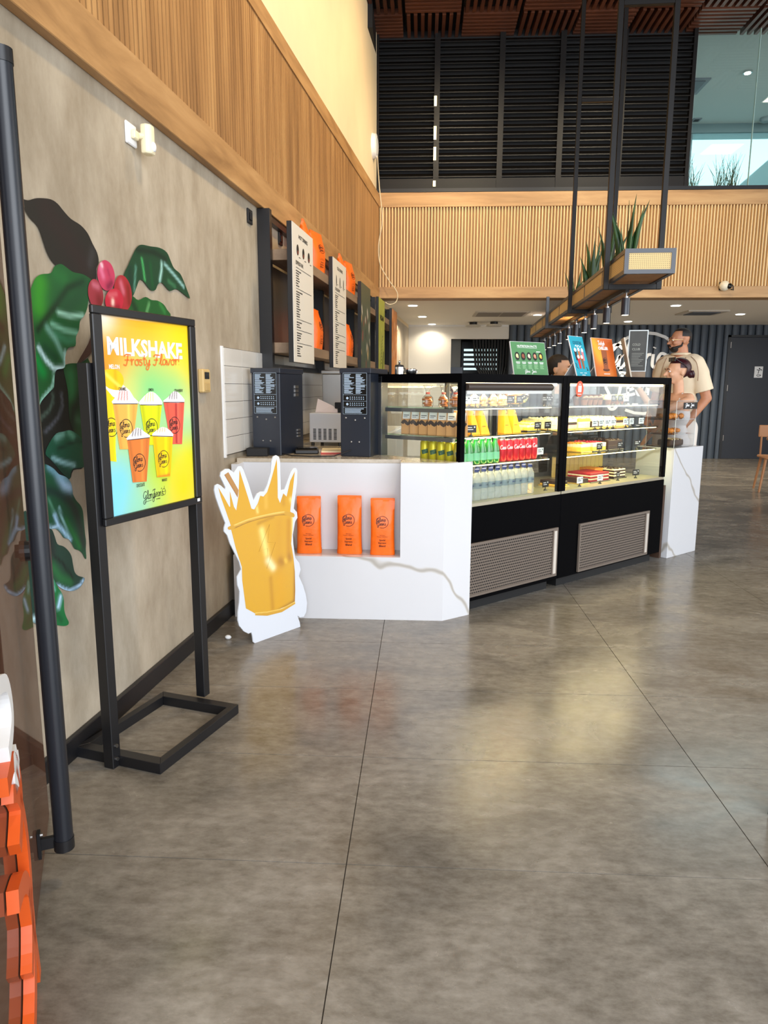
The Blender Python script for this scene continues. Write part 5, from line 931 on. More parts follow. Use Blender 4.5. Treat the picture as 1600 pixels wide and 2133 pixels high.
# ---------------------------------------------------------------- goods in the cases
def at(u, y, z, r=0): return CASE @ frame(u, y, z, R(r))
ORD = ['first', 'second', 'third', 'fourth', 'fifth', 'sixth', 'seventh', 'eighth', 'ninth', 'tenth', 'eleventh', 'twelfth']
green_b = mat('green_bottle_glass', C(14, 120, 40), .12, spec=.8, coat=.5); lab_g = mat('green_white_label', C(120, 196, 150), .4); cap_w = mat('bottle_cap', C(226, 214, 196), .4)
water = mat('clear_water_bottle', C(236, 240, 236), .05, spec=.9); b = water.node_tree.nodes['Principled BSDF']; b.inputs['Transmission Weight'].default_value = .75; b.inputs['IOR'].default_value = 1.2; water_cap = mat('navy_cap', C(34, 48, 104), .4); water_lab = glassmat('frosted_label', (.72, .82, .90, 1), 2.0, .2)
def series(maker, name, spots, labf, cat, group):
    p = None
    for i, (u, y, z, r) in enumerate(spots):
        if p is None: p = empty(name, at(u, y, z, r), labf(i), cat, group); maker(p)
        else: copy_tree(p, at(u, y, z, r), labf(i))
def mk_green(t):
    MB().lathe([(.026, 0), (.029, .004), (.029, .075), (.026, .095), (.013, .125), (.011, .148), (.013, .15)], n=12).build('bottle', green_b, t, smooth=50)
    MB().lathe([(.0296, .02), (.0296, .065)], n=12).build('label', lab_g, t, smooth=50); MB().lathe([(.0135, .146), (.0135, .156)], n=10).build('cap', cap_w, t, smooth=40)
sp = [(.115 + .058 * i + .02 * j, .10 + .062 * j, SHZ[2], 0) for j in range(2) for i in range(6)]
series(mk_green, 'green_bottle', sp, lambda i: 'green glass bottle on the lower shelf, %s row, %s from the left' % (('front', 'back')[i // 6], ORD[i % 6]), 'bottle', 'green bottles on the lower shelf')
def mk_can(body, ink_):
    def f(t):
        MB().lathe([(.022, 0), (.0275, .006), (.0275, .124), (.022, .134)], n=14).build('can', mat(*body), t, smooth=50); MB().lathe([(.0225, .133), (.0215, .136), (.018, .134)], n=14).build('lid', chrome, t, smooth=50)
        m = MB(); fn = lambda X, Z, Y: (.0279 * math.sin(X / .0279), -.0279 * math.cos(X / .0279), Z)
        if ink_ == 'red': script_word(m, 'Coca-Cola', -.035, .075, .024, .0032, 0, fn, sx=.72); m.build('can_print', white_ink, t)
        else:
            ribbon(m, [(-.02, .065), (0, .07), (.02, .075)], .026, 0, fn); m.build('can_print', mat('dark_green_ink', C(30, 84, 60), .5), t)
    return f
SCRIPT['c'] = (.42, [[(.38, .48), (.15, .56), (.04, .3), (.15, .03), (.42, .1)]]); SCRIPT['-'] = (.25, [[(.02, .3), (.2, .32)]])
SCRIPT['C'] = (.9, [[(.85, .8), (.6, 1.02), (.25, .8), (.1, .4), (.3, .02), (.7, .05), (.95, .3)]])
series(mk_can(('red_can', C(205, 14, 36), .28, .3), 'red'), 'red_can', [(.475 + .060 * i, .105, SHZ[2], 8 * (i % 3)) for i in range(6)], lambda i: 'red drink can on the lower shelf, %s from the green bottles' % ORD[i], 'can', 'red drink cans on the lower shelf')
series(mk_can(('yellow_can', C(214, 196, 22), .3, .2), 'g'), 'yellow_can', [(.068 - .0103 * i * 1.0, .08 + .062 * i, SHZ[2], -40) for i in range(5)], lambda i: 'yellow drink can behind the side glass, %s from the front corner' % ORD[i], 'can', 'yellow drink cans behind the side glass')
def mk_water(t):
    MB().lathe([(.024, 0), (.0285, .006), (.0285, .05), (.0265, .06), (.0285, .07), (.0285, .125), (.022, .15), (.012, .165), (.012, .172)], n=12).build('bottle', water, t, smooth=50)
    MB().lathe([(.0292, .072), (.0292, .108)], n=12).build('label', water_lab, t, smooth=50); MB().lathe([(.0145, .170), (.0145, .188)], n=10).build('cap', water_cap, t, smooth=40)
    m = MB(); fn = lambda X, Z, Y: (.0296 * math.sin(X / .0296), -.0296 * math.cos(X / .0296), Z); rect(m, -.012, .012, .088, .096, 0, fn); m.build('label_print', water_cap.copy() if 0 else MATS['navy_cap'], t)
series(mk_water, 'water_bottle', [(.17 + .062 * i + .012 * j, .085 + .066 * j, ZG + .0005, 12 * (i % 3)) for j in range(3) for i in range(10)], lambda i: 'clear water bottle with navy cap, %s row, %s from the left' % (('front', 'middle', 'back')[i // 10], ORD[i % 10]), 'bottle', 'water bottles on the case deck')
kraft = mat('kraft_paper', C(205, 150, 92), .6)
def mk_pouch(t):
    m = MB(); m.add([(-.032, -.02, 0), (.032, -.02, 0), (.032, .02, 0), (-.032, .02, 0), (-.034, -.012, .07), (.034, -.012, .07), (.034, .012, .07), (-.034, .012, .07), (-.033, -.002, .148), (.033, -.002, .148), (.033, .002, .148), (-.033, .002, .148)],
        [(0, 3, 2, 1), (0, 1, 5, 4), (1, 2, 6, 5), (2, 3, 7, 6), (3, 0, 4, 7), (4, 5, 9, 8), (5, 6, 10, 9), (6, 7, 11, 10), (7, 4, 8, 11), (8, 9, 10, 11)]); m.build('pouch', kraft, t, bevel=.003)
    fy = lambda X, Z, Y: (X, (-.0205 + .0085 * Z / .07 if Z < .07 else -.0122 + .0095 * (Z - .07) / .078) - .0008 + Y, Z)
    m = MB(); rect(m, -.026, .026, .092, .138, 0, fy); m.build('label', white_ink, t); m = MB(); rect(m, -.02, .016, .112, .116, -.0006, fy); rect(m, -.02, .006, .102, .105, -.0006, fy); m.build('label_print', ink, t)
    m = MB(); ribbon(m, [(-.028, .062), (-.015, .078), (.01, .06), (.028, .08)], .02, 0, fy, n=3); m.build('window', mat('dark_treats', C(52, 36, 34), .4), t)
series(mk_pouch, 'snack_pouch', [(.095 - .0115 * i, .085 + .068 * i, SHZ[1], -62) for i in range(7)], lambda i: 'kraft paper snack pouch with white label, %s from the front corner' % ORD[i], 'pouch', 'kraft pouches behind the side glass')
yb = mat('yellow_carton', C(236, 160, 20), .5)
def mk_sand(t):
    m = MB(); m.prism([(0, 0), (.075, 0), (.012, .145), (0, .145)], 0, .06, 'y'); m.build('carton', yb, t, bevel=.002)
    m = MB(); m.add([(.062, .012, .032), (.062, .048, .032), (.022, .048, .124), (.022, .012, .124)], [(0, 1, 2, 3)]); m.v = [(a + .004, b_, c) for a, b_, c in m.v]; m.build('window', mat('film_cream', C(246, 222, 140), .2), t)
    m = MB(); rect(m, .006, .034, .05, .053, -.001); disc(m, .012, .125, .006, -.001); m.build('carton_print', mat('brown_ink', C(70, 24, 10)), t)
series(mk_sand, 'sandwich_box', [(.225, .13, SHZ[1], -4), (.31, .13, SHZ[1], -4), (.52, .13, SHZ[1], -2), (.605, .13, SHZ[1], -2)], lambda i: 'yellow wedge sandwich carton on the middle shelf, %s from the left' % ORD[i], 'carton', 'yellow sandwich cartons')
cookie = mat('biscuit', C(186, 108, 48), .6, noise=.35, nscale=60); pale_cookie = mat('pale_biscuit', C(226, 178, 96), .6, noise=.3, nscale=70); choc = mat('dark_chocolate', C(48, 28, 24), .4, noise=.3, nscale=60); ribbon_red = mat('coral_ribbon', C(226, 92, 74), .4)
def mk_cookies(mt, tie=True):
    def f(t):
        m = MB(); rr = random.Random(4)
        for k in range(9): m.lathe([(.02, 0), (.026, .004), (.026, .008), (.02, .012)], (rr.uniform(-.016, .016), rr.uniform(-.01, .01), .002 + .0115 * (k // 2) + .002), 10, 1, .8)
        m.build('biscuits', mt, t, smooth=50)
        MB().lathe([(.036, 0), (.042, .01), (.040, .055), (.012, .078), (.010, .084), (.034, .128)], n=12, sx=1, sy=.7).build('bag_film', bag_film, t, smooth=60)
        if tie: MB().lathe([(.0125, .077), (.0135, .082), (.0125, .087)], n=10).build('tie', ribbon_red, t)
    return f
series(mk_cookies(cookie), 'cookie_bag', [(.075, .12, SHZ[0], 0), (.055, .20, SHZ[0], 30), (.02, .30, SHZ[0], 10)], lambda i: 'clear bag of brown biscuits tied with coral ribbon, %s behind the side glass' % ORD[i], 'bag', 'tied biscuit bags on the top shelf')
series(mk_cookies(pale_cookie), 'cookie_bag', [(.25, .14, SHZ[0], 0), (.34, .15, SHZ[0], 30), (.43, .15, SHZ[0], 10), (.52, .18, SHZ[0], 50), (.60, .22, SHZ[0], 5), (.30, .30, SHZ[0], 70), (.45, .32, SHZ[0], 20)], lambda i: 'clear bag of pale biscuits on the top shelf, %s from the corner post' % ORD[i], 'bag', 'pale biscuit bags on the top shelf')
bread = mat('bread_crust', C(196, 134, 58), .55, noise=.3, nscale=40)
def mk_loaf(t):
    m = MB(); n = 9
    for k in range(4): m.ball((0, .01 * (k % 2), .018 + .026 * k), .105 - .012 * k, .035, .017, 12, 7)
    m.build('crust', bread, t, smooth=60); MB().ball((.02, .0, .055), .125, .055, .062, 12, 7).build('bag_film', bag_film, t, smooth=60)
t = empty('bread_stack', at(.73, .24, SHZ[0] + .008, 0), 'stack of flat golden bread loaves in film on the top shelf', 'bread'); mk_loaf(t)
t = empty('bun_tray', at(.09, .0 + .34, SHZ[0], 0), None); tag(t, 'dark topped golden bun beside the tied biscuit bags', 'bun'); t.matrix_basis = at(.17, .16, SHZ[0], 0)
MB().ball((0, 0, .018), .04, .035, .022, 12, 7).build('bun', bread, t, smooth=60); MB().ball((0, 0, .03), .03, .026, .012, 10, 6).build('glaze', choc, t, smooth=60)
# price tags
tag_blk = mat('tag_black_card', C(26, 24, 26), .45); tag_wht = mat('tag_white_card', C(226, 232, 236), .5)
def mk_tag(card, pr):
    def f(t):
        MB().box(-.032, .032, -.002, .001, .022, .066).build('card', card, t); m = MB(); rect(m, -.024, .004, .050, .054, -.0028); rect(m, -.024, .012, .038, .042, -.0028); disc(m, .02, .054, .005, -.0028, n=8); m.build('card_print', pr, t)
        m = MB(); m.lathe([(.014, 0), (.011, .004), (.003, .012), (.003, .024), (.001, .028)], n=8); m.build('clip_stand', tag_blk, t, smooth=50)
    return f
BT = [(.155, .065, SHZ[1], -20, 'by the kraft pouches'), (.50, .07, SHZ[0], -4, 'before the pale biscuits'), (.585, .07, SHZ[0], 0, 'beside the bread stack'), (.845, .08, SHZ[0], 0, 'at the top shelf right end'), (.905, .09, SHZ[0], 0, 'touching the right post of the top shelf'),
      (.795, .09, SHZ[1], 0, 'before the fruit tart'), (.885, .08, SHZ[1], 0, 'right end of the middle shelf'), (.90, .09, ZG, 0, 'on the deck by the water bottles'), (1.62, .08, SHZ[0], 0, 'before the dark muffins'), (1.70, .08, SHZ[0], 0, 'right of the dark muffins'),
      (1.475, .08, SHZ[2], 0, 'before the cream slice'), (1.73, .08, SHZ[2], 0, 'before the chocolate cake'), (1.99, .1, SHZ[2], -10, 'right of the chocolate cake'), (1.745, .09, ZG, 12, 'before the caramel cake'), (1.98, .09, ZG, -14, 'right of the striped slice')]
series(mk_tag(tag_blk, white_ink), 'price_tag', [b_[:4] for b_ in BT], lambda i: 'black price tag on a clip stand ' + BT[i][4], 'price tag', 'black price tags in the cases')
WT_ = [(.105, .07, SHZ[0], -45, 'before the tied biscuit bags'), (.2, .08, SHZ[0], 0, 'right of the corner post, top shelf'), (.83, .09, SHZ[2], 0, 'before the round tart'), (1.40, .075, SHZ[1], 0, 'before the cream cakes, leftmost'), (1.475, .075, SHZ[1], 4, 'before the cream cakes, second'), (1.55, .075, SHZ[1], -3, 'before the cream cakes, third'), (1.62, .075, SHZ[1], 0, 'before the cream cakes, fourth'),
       (1.78, .075, SHZ[1], 0, 'before the cream cakes, fifth'), (1.855, .075, SHZ[1], 5, 'before the cream cakes, sixth'), (1.985, .075, SHZ[1], 0, 'rightmost on the middle shelf'), (1.79, .09, SHZ[0], 0, 'beside the iced muffins on the top shelf'), (1.25, .07, ZG, 0, 'on the deck beside the small brownie'), (1.49, .07, ZG, 0, 'before the red velvet cake')]
series(mk_tag(tag_wht, ink), 'price_tag', [b_[:4] for b_ in WT_], lambda i: 'white price tag on a clip stand ' + WT_[i][4], 'price tag', 'white price tags in the cases')
# cakes
CR = lambda n, r, g, b_: mat(n, C(r, g, b_), .55, noise=.18, nscale=50)
cream_c, yellow_c, red_c, cherry_c, caramel_c, pink_c = CR('cake_cream', 240, 226, 190), CR('cake_yellow', 244, 190, 70), CR('cake_red', 150, 24, 38), CR('cake_cherry', 190, 40, 60), CR('cake_caramel', 206, 128, 40), CR('cake_pink', 226, 160, 160)
tray_m = mat('gold_tray', C(214, 176, 84), .3, .6); tray_b = mat('black_tray', C(24, 22, 24), .3)
def cake(u, y, z, w_, d_, layers, lab, top=None, tray=tray_b, rot=0, cat='cake'):
    t = empty('cake', at(u, y, z, rot), lab, cat); MB().box(-.01, w_ + .01, -.01, d_ + .01, 0, .006).build('tray', tray, t, bevel=.002)
    zz = .006
    for k, (mt, h) in enumerate(layers): MB().box(0, w_, 0, d_, zz, zz + h).build('layer', mt, t, bevel=.002); zz += h
    if top:
        m = MB(); rr = random.Random(int(u * 100))
        for k in range(int(w_ * d_ * 1500) + 5): m.ball((rr.uniform(.01, w_ - .01), rr.uniform(.01, d_ - .01), zz + .002), rr.uniform(.007, .012), None, rr.uniform(.005, .01), 7, 5)
        m.build('topping', top, t, smooth=60)
cake(.79, .17, SHZ[1], .12, .12, [(yellow_c, .02), (cream_c, .015)], 'yellow fruit tart on a tray on the middle shelf', yellow_c, tray_b)
cake(.66, .2, SHZ[1], .12, .1, [(pale_cookie, .022)], 'row of pale shortbread on a dark tray', pale_cookie, tray_b)
cake(.86, .2, SHZ[1], .06, .12, [(cream_c, .05)], 'cream topped slice at the right end of the middle shelf', yellow_c, tray_m)
cake(.80, .18, SHZ[2], .1, .12, [(choc, .03), (caramel_c, .01)], 'dark round tart with golden top on the lower shelf', caramel_c, tray_b)
cake(.855, .22, ZG, .07, .18, [(yellow_c, .025)], 'yellow pastries on a gold tray on the deck', yellow_c, tray_m)
for i, (u, lab, mt, tp) in enumerate(((1.46, 'dark chocolate muffins on the top shelf, left group', choc, choc), (1.58, 'dark chocolate muffins on the top shelf, middle group', choc, choc), (1.75, 'iced muffins with pale topping on the top shelf', choc, cream_c), (1.86, 'chocolate muffin with green topping, right end of the top shelf', choc, CR('pistachio', 170, 196, 110)))):
    t = empty('muffins', at(u, .22, SHZ[0], 0), lab, 'muffin')
    for k in range(2):
        for j in range(2): c_ = MB().lathe([(.022, 0), (.03, .04)], (.06 * k, .06 * j, 0), 12).build('muffin_cup', mat('brown_paper_cup', C(74, 40, 28), .6), t, smooth=40); MB().ball((.06 * k, .06 * j, .045), .034, None, .026, 12, 7).build('muffin_top', tp, t, smooth=60)
for i in range(6): cake(1.02 + .155 * i, .16, SHZ[1], .135, .25, [((cream_c, pink_c, cream_c, choc, cream_c, pink_c)[i], .025), (choc if i % 2 else cream_c, .018), ((cream_c, cream_c, yellow_c, cream_c, cream_c, caramel_c)[i], .022)], '%s layered cream cake from the left on the middle shelf of the cake case' % ORD[i].capitalize(), cream_c if i < 5 else choc, tray_m)
cake(1.36, .15, SHZ[2], .11, .2, [(yellow_c, .03), (cream_c, .02)], 'lemon cream slice with orange glaze, left of the red topped cake', CR('orange_glaze', 240, 140, 30), tray_m)
cake(1.50, .15, SHZ[2], .16, .2, [(yellow_c, .025), (cream_c, .03)], 'cream cake with cherry topping on the lower shelf', cherry_c, tray_b)
cake(1.69, .15, SHZ[2], .18, .2, [(choc, .03), (choc, .035)], 'dark chocolate cake at the right of the lower shelf', choc, tray_b)
for u, lab in ((1.46, 'black lidded tray behind the lemon slice'), (1.72, 'black lidded tray behind the chocolate cake')):
    t = empty('lidded_tray', at(u, .38, SHZ[2], 0), lab, 'tray'); MB().box(0, .22, 0, .16, 0, .03).build('base', tray_b, t, bevel=.004); m = MB(); m.prism([(0, .03), (.22, .03), (.17, .095), (.05, .095)], 0, .16, 'y'); m.build('lid', black_gloss, t, bevel=.006)
cake(1.08, .12, ZG, .1, .16, [(yellow_c, .012), (choc, .022)], 'small brownie on a gold board, left end of the deck', None, tray_m)
cake(1.34, .12, ZG, .08, .14, [(choc, .035)], 'dark brownie square on the deck between the white tags', None, tray_m)
cake(1.46, .13, ZG, .23, .2, [(red_c, .014), (cream_c, .009), (red_c, .014), (cream_c, .009), (red_c, .016)], 'red velvet cake with white stripes on the deck', None, tray_b)
cake(1.70, .26, ZG, .12, .14, [(caramel_c, .03), (caramel_c, .04)], 'tall caramel cake at the back of the deck', None, tray_b)
cake(1.80, .16, ZG, .15, .18, [(choc, .012), (cream_c, .01), (choc, .012), (cream_c, .01), (choc, .012), (cream_c, .008)], 'chocolate and cream striped layer cake on the deck', choc, tray_b)
m = empty('rib_reflection', at(1.5, .5, ZG, 0), 'gold strips in the cake case standing in for a reflection of the ribbed wall', 'panel')  # strips added to imitate the far ribbed wall mirrored in the case
for i in range(12): MB().box(-.0 + .055 * i, .05 + .055 * i, 0, .012, 0, .215).build('panel_strip', mat('gold_ribbed_panel', C(176, 148, 84), .4), m, bevel=.004)

# ================================================================ on top of the cases
def easel(M, w_, h_, tilt, lab, cat, facem, draw=None, thick=.008, legm=None, side=black):
    t = empty('counter_sign', M, lab, cat); T_ = Matrix.Rotation(R(-tilt), 4, 'X')
    o = MB().box(0, w_, 0, thick, 0, h_).build('board', side, t, M=T_); f = MB().box(.002, w_ - .002, -.001, 0, .002, h_ - .002).build('face', facem, t, M=T_)
    if draw: draw(t, T_)
    dy = h_ * .5 * math.sin(R(tilt)) + .008; m = MB(); m.add([(w_ * .3, dy, h_ * .42), (w_ * .7, dy, h_ * .42), (w_ * .8, h_ * .42, .0), (w_ * .2, h_ * .42, 0), (w_ * .3, dy + .006, h_ * .42), (w_ * .7, dy + .006, h_ * .42), (w_ * .8, h_ * .42 + .006, 0), (w_ * .2, h_ * .42 + .006, 0)],
        [(0, 1, 2, 3), (4, 7, 6, 5), (0, 4, 5, 1), (1, 5, 6, 2), (2, 6, 7, 3), (3, 7, 4, 0)]); m.build('support', legm or white, t)
    return t
def d_green(t, T_):
    m = MB(); put_text(m, 'NUTRITION FACTS', .055, .225, .188, .202, -.002, .02, keep=False); rect(m, .055, .225, .183, .1845, -.002)
    for k in range(5):
        x = .045 + .051 * k; rect(m, x - .018, x + .018, .086, .090, -.002); rect(m, x - .015, x + .015, .078, .082, -.002)
    script_word(m, 'Gloria', .095, .02, .018, .002, -.002); script_word(m, "Jean's", .155, .02, .018, .002, -.002); rect(m, .215, .25, .157, .162, -.002)
    m.build('lettering', white_ink, t, M=T_)
    m = MB()
    for k in range(5): disc(m, .045 + .051 * k, .128, .020, -.002, rz=.028)
    m.build('plate_print', ink, t, M=T_)
    for k, c in enumerate(((232, 214, 160), (150, 84, 60), (226, 214, 190), (214, 150, 120), (236, 200, 90))):
        m = MB(); disc(m, .044 + .051 * k, .130, .011, -.0026, n=9, rz=.014); disc(m, .049 + .051 * k, .121, .007, -.0026, n=7); m.build('food_print', mat('food_%d' % k, C(*c), .6), t, M=T_)
    m = MB()
    for k in range(5):
        for j in range(5): rect(m, .028 + .051 * k, .062 + .051 * k - .004 * (j % 3), .045 + .006 * j, .0475 + .006 * j, -.002)
    m.build('small_print', mat('pale_green_ink', C(150, 196, 150), .6), t, M=T_)
easel(CASE @ frame(.70, .22, ZT, R(-8)), .30, .225, 14, 'green nutrition facts sign standing on the drinks case', 'sign', mat('sign_green', C(78, 134, 84), .55), d_green, side=white)
def cups_print(t, T_, spec):
    for (x, z, w_, h_, c) in spec:
        m = MB(); m.prism([(x - w_ / 2, z + h_), (x + w_ / 2, z + h_), (x + w_ * .32, z), (x - w_ * .32, z)], -.0024, -.0018, 'y'); m.build('drink_print', mat('drink_%d_%d_%d' % c, C(*c), .6), t, M=T_)
        m = MB(); disc(m, x, z + h_ + .006, w_ * .5, -.0027, rz=.014); m.build('cream_print', white_ink, t, M=T_)
def d_blue(t, T_):
    cups_print(t, T_, [(.05, .12, .036, .07, (60, 40, 36)), (.10, .125, .034, .07, (200, 120, 70)), (.15, .12, .036, .07, (238, 130, 140)), (.075, .06, .036, .08, (214, 40, 48)), (.125, .06, .036, .08, (150, 100, 60))])
    m = MB(); put_text(m, 'COCKTAIL', .04, .17, .238, .262, -.002, .03, keep=False); m.build('lettering', mat('deep_blue_ink', C(14, 92, 120), .6), t, M=T_)
    m = MB(); ribbon(m, [(.06, .222), (.08, .232), (.09, .218), (.11, .232), (.13, .219), (.15, .23)], .006, -.002) 
    for x in (.05, .1, .15): rect(m, x - .008, x + .008, .208, .212, -.002)
    rect(m, .05, .09, .026, .03, -.002); rect(m, .11, .15, .026, .03, -.002); rect(m, .075, .125, .01, .015, -.002); m.build('small_lettering', white_ink, t, M=T_)
    m = MB(); ribbon(m, [(.015, .1), (.03, .085), (.02, .075), (.04, .06)], .006, -.002); ribbon(m, [(.16, .07), (.175, .06), (.165, .05), (.185, .05)], .006, -.002); m.build('doodle', ink, t, M=T_)
easel(CASE @ frame(1.37, .22, ZT, R(8)), .205, .30, 17, 'tall turquoise cocktail sign with five drinks on the cake case', 'sign', mat('sign_turquoise', C(20, 166, 190), .5), d_blue, side=white)
def d_orange(t, T_):
    m = MB(); m.prism([(.105, .20), (.175, .20), (.168, .06), (.112, .06)], -.0024, -.0016, 'y'); m.build('glass_print', mat('coffee_brown_print', C(150, 74, 28), .5), t, M=T_)
    m = MB(); ring_logo(m, .14, .12, .024, .003, -.003); m.build('logo_print', ink, t, M=T_)
    m = MB(); script_word(m, 'Turkish', .075, .238, .030, .005, -.0024, sx=.9); put_text(m, 'COFFEE', .10, .165, .228, .235, -.0024, .02); put_text(m, 'CHILLER', .07, .20, .203, .226, -.0024, .05, keep=False); rect(m, .10, .18, .022, .027, -.0024); m.build('lettering', white_ink, t, M=T_)
    m = MB(); disc(m, .14, .055, .045, -.0018, rz=.012); m.build('shadow_print', mat('brown_shadow_print', C(96, 44, 16), .6), t, M=T_)
t = easel(CASE @ frame(1.60, .22, ZT, R(2)), .275, .29, 13, 'orange Turkish coffee chiller sign on the cake case', 'sign', mat('sign_orange', C(206, 100, 28), .5), d_orange, side=mat('pink_white_edge', C(240, 214, 200), .5))
T_ = Matrix.Rotation(R(-13), 4, 'X'); painted('face_glow_print', [(.002, .002), (.273, .002), (.273, .288), (.002, .288)], (206, 96, 26), [([(.02, .25), (.08, .15)], .06, (250, 180, 40), .9), ([(.22, .27), (.25, .2)], .05, (196, 84, 30), .7), ([(.06, .02), (.2, .02)], .04, (226, 130, 40), .7)], t, -.0013, .02, False, m=vcolmat('menu_print')).matrix_basis = T_
t = empty('counter_sign', CASE @ frame(1.93, .14, ZT, R(39)), 'cream board seen edge-on from behind, between the orange and the dark signs', 'sign'); T_ = Matrix.Rotation(R(-13), 4, 'X')
MB().box(0, .20, 0, .010, 0, .30).build('board', mat('cream_board', C(206, 196, 176), .5), t, M=T_); m = MB(); m.add([(.04, .06, .17), (.14, .06, .17), (.16, .18, 0), (.02, .18, 0), (.04, .066, .17), (.14, .066, .17), (.16, .19, 0), (.02, .19, 0)], [(0, 1, 2, 3), (4, 7, 6, 5), (0, 4, 5, 1), (1, 5, 6, 2), (2, 6, 7, 3), (3, 7, 4, 0)]); m.build('support', white, t)
t = empty('counter_sign', CASE @ frame(2.20, .36, ZT, R(-52)), 'dark framed price list on a wooden foot at the case right end', 'sign')
MB().box(0, .14, 0, .06, 0, .05).build('wooden_foot', wood_shelf, t, bevel=.003); T_ = Matrix.Translation((0, .02, .05)) @ Matrix.Rotation(R(4), 4, 'X')
MB().box(0, .145, 0, .008, 0, .32).build('frame', mat('pale_frame', C(200, 206, 206), .4), t, M=T_); MB().box(.008, .137, -.0015, 0, .008, .312).build('face', mat('sign_dark', C(52, 50, 44), .5, noise=.2, nscale=12), t, M=T_)
m = MB(); put_text(m, 'COLD', .03, .09, .20, .218, -.003, .02, keep=False); put_text(m, 'CLUB', .03, .09, .165, .183, -.003, .02, keep=False)
for k in range(9): rect(m, .03, .12 - .012 * (k % 4), .14 - .012 * k, .143 - .012 * k, -.003)
m.build('lettering', mat('faded_ink', C(150, 150, 140), .6), t, M=T_)
t = empty('counter_sign', CASE @ frame(2.16, .48, ZT, R(-40)), 'small white folded card at the far right corner of the cake case', 'sign')
m = MB(); m.prism([(0, 0), (.006, 0), (.045, .085), (.042, .09)], 0, .11, 'y'); m.prism([(.084, 0), (.09, 0), (.048, .09), (.044, .087)], 0, .11, 'y'); m.build('folded_card', white, t)
t = empty('french_press', CASE @ frame(-.035, .50, ZT, 0), 'small chrome french press on the left end of the drinks case', 'coffee press')
MB().lathe([(.028, 0), (.028, .045)], n=14).build('jug', chrome, t, smooth=40); MB().lathe([(.03, .043), (.026, .055), (.006, .058), (.004, .07)], n=14).build('lid', black, t, smooth=40); MB().ball((0, 0, .074), .008).build('plunger_knob', chrome, t, smooth=60); MB().tube([(.026, 0, .04), (.045, 0, .035), (.045, 0, .012), (.026, 0, .008)], .004).build('handle', black, t, smooth=50)
t = empty('sugar_pot', CASE @ frame(.06, .50, ZT, 0), 'low steel pot beside the french press on the drinks case', 'pot')
MB().lathe([(.028, 0), (.034, .012), (.034, .03), (.03, .034)], n=14).build('pot', chrome, t, smooth=40); MB().tube([(.03, 0, .03), (.05, 0, .026), (.046, 0, .01), (.03, 0, .008)], .003).build('handle', chrome, t)

# ================================================================ acrylic pastry box on the marble pillar
pb = empty('pastry_box', CASE @ frame(2.40, .03, .8805, 0), 'clear acrylic pastry box on the marble pillar', 'pastry box')
for a in ((0, .31, 0, .004, 0, .365), (0, .31, .24, .244, 0, .365), (0, .004, .004, .24, 0, .365), (.306, .31, .004, .24, 0, .365), (.004, .306, .004, .24, 0, .006), (.004, .306, .004, .24, .361, .365)): MB().box(*a).build('acrylic_panel', acrylic, pb)
for z in (.1, .215): MB().box(.004, .306, .004, .24, z, z + .005).build('acrylic_shelf', acrylic, pb)
m = MB()
for x in (.001, .309):
    for y in (.001, .243): m.cyl((x, y, 0), (x, y, .365), .0016, n=6)
for z in (.105, .22, .365): m.cyl((0, -.0, z), (.31, -.0, z), .0014, n=6)
m.build('edge_line', mat('acrylic_edge', C(214, 220, 220), .2), pb)
lb = MB().box(.10, .31, -.004, 0, .30, .352).build('label', black_gloss, pb); m = MB(); script_word(m, 'Gloria', .125, .322, .022, .004, -.005, sx=.85); script_word(m, "Jean's", .205, .322, .022, .004, -.005, sx=.85); put_text(m, 'COFFEES', .19, .235, .309, .314, -.005); m.build('label_print', white_ink, pb)
def mk_croissant(t):
    m = MB(); pts = [Vector((.05 * math.sin(R(a)), -.02 * math.cos(R(a)) + .02, .022)) for a in range(-75, 76, 25)]
    m.tube(catmull(pts, 4), [.006, .010, .014, .016, .012, .017, .020, .019, .016, .022, .024, .022, .018, .023, .022, .02, .016, .019, .016, .013, .010, .012, .009, .007, .005][:25], 8); m.build('croissant_crust', mat('croissant', C(206, 128, 52), .45, noise=.35, nscale=40), t, smooth=50)
p = None
for i, (x, y, z) in enumerate([(.06, .09, .22), (.15, .09, .22), (.24, .09, .22), (.06, .17, .22), (.15, .17, .22), (.24, .17, .22), (.08, .11, .105), (.19, .12, .105)]):
    M = CASE @ frame(2.40 + x, .03 + y, .8805 + z, R(17 * i)); lb_ = 'golden croissant in the acrylic box, %s shelf, %s' % (('upper', 'middle')[i // 6], ('front left', 'front centre', 'front right', 'back left', 'back centre', 'back right', 'left', 'right')[i])
    if p is None: p = empty('croissant', M, lb_, 'croissant', 'croissants in the acrylic box'); mk_croissant(p)
    else: copy_tree(p, M, lb_)
t = empty('dark_loaf', CASE @ frame(2.44, .08, .888, 0), 'striped dark loaf tray at the bottom of the acrylic box', 'loaf'); MB().box(0, .2, 0, .12, 0, .05).build('loaf', mat('dark_loaf_crust', C(70, 48, 34), .6, noise=.5, nscale=30), t, bevel=.012, seg=2)
for i in range(4): MB().tube([(.02 + .045 * i, 0, .051), (.06 + .04 * i, .06, .054), (.03 + .045 * i, .12, .051)], .004).build('icing', mat('cream_icing', C(220, 196, 150), .5), t)
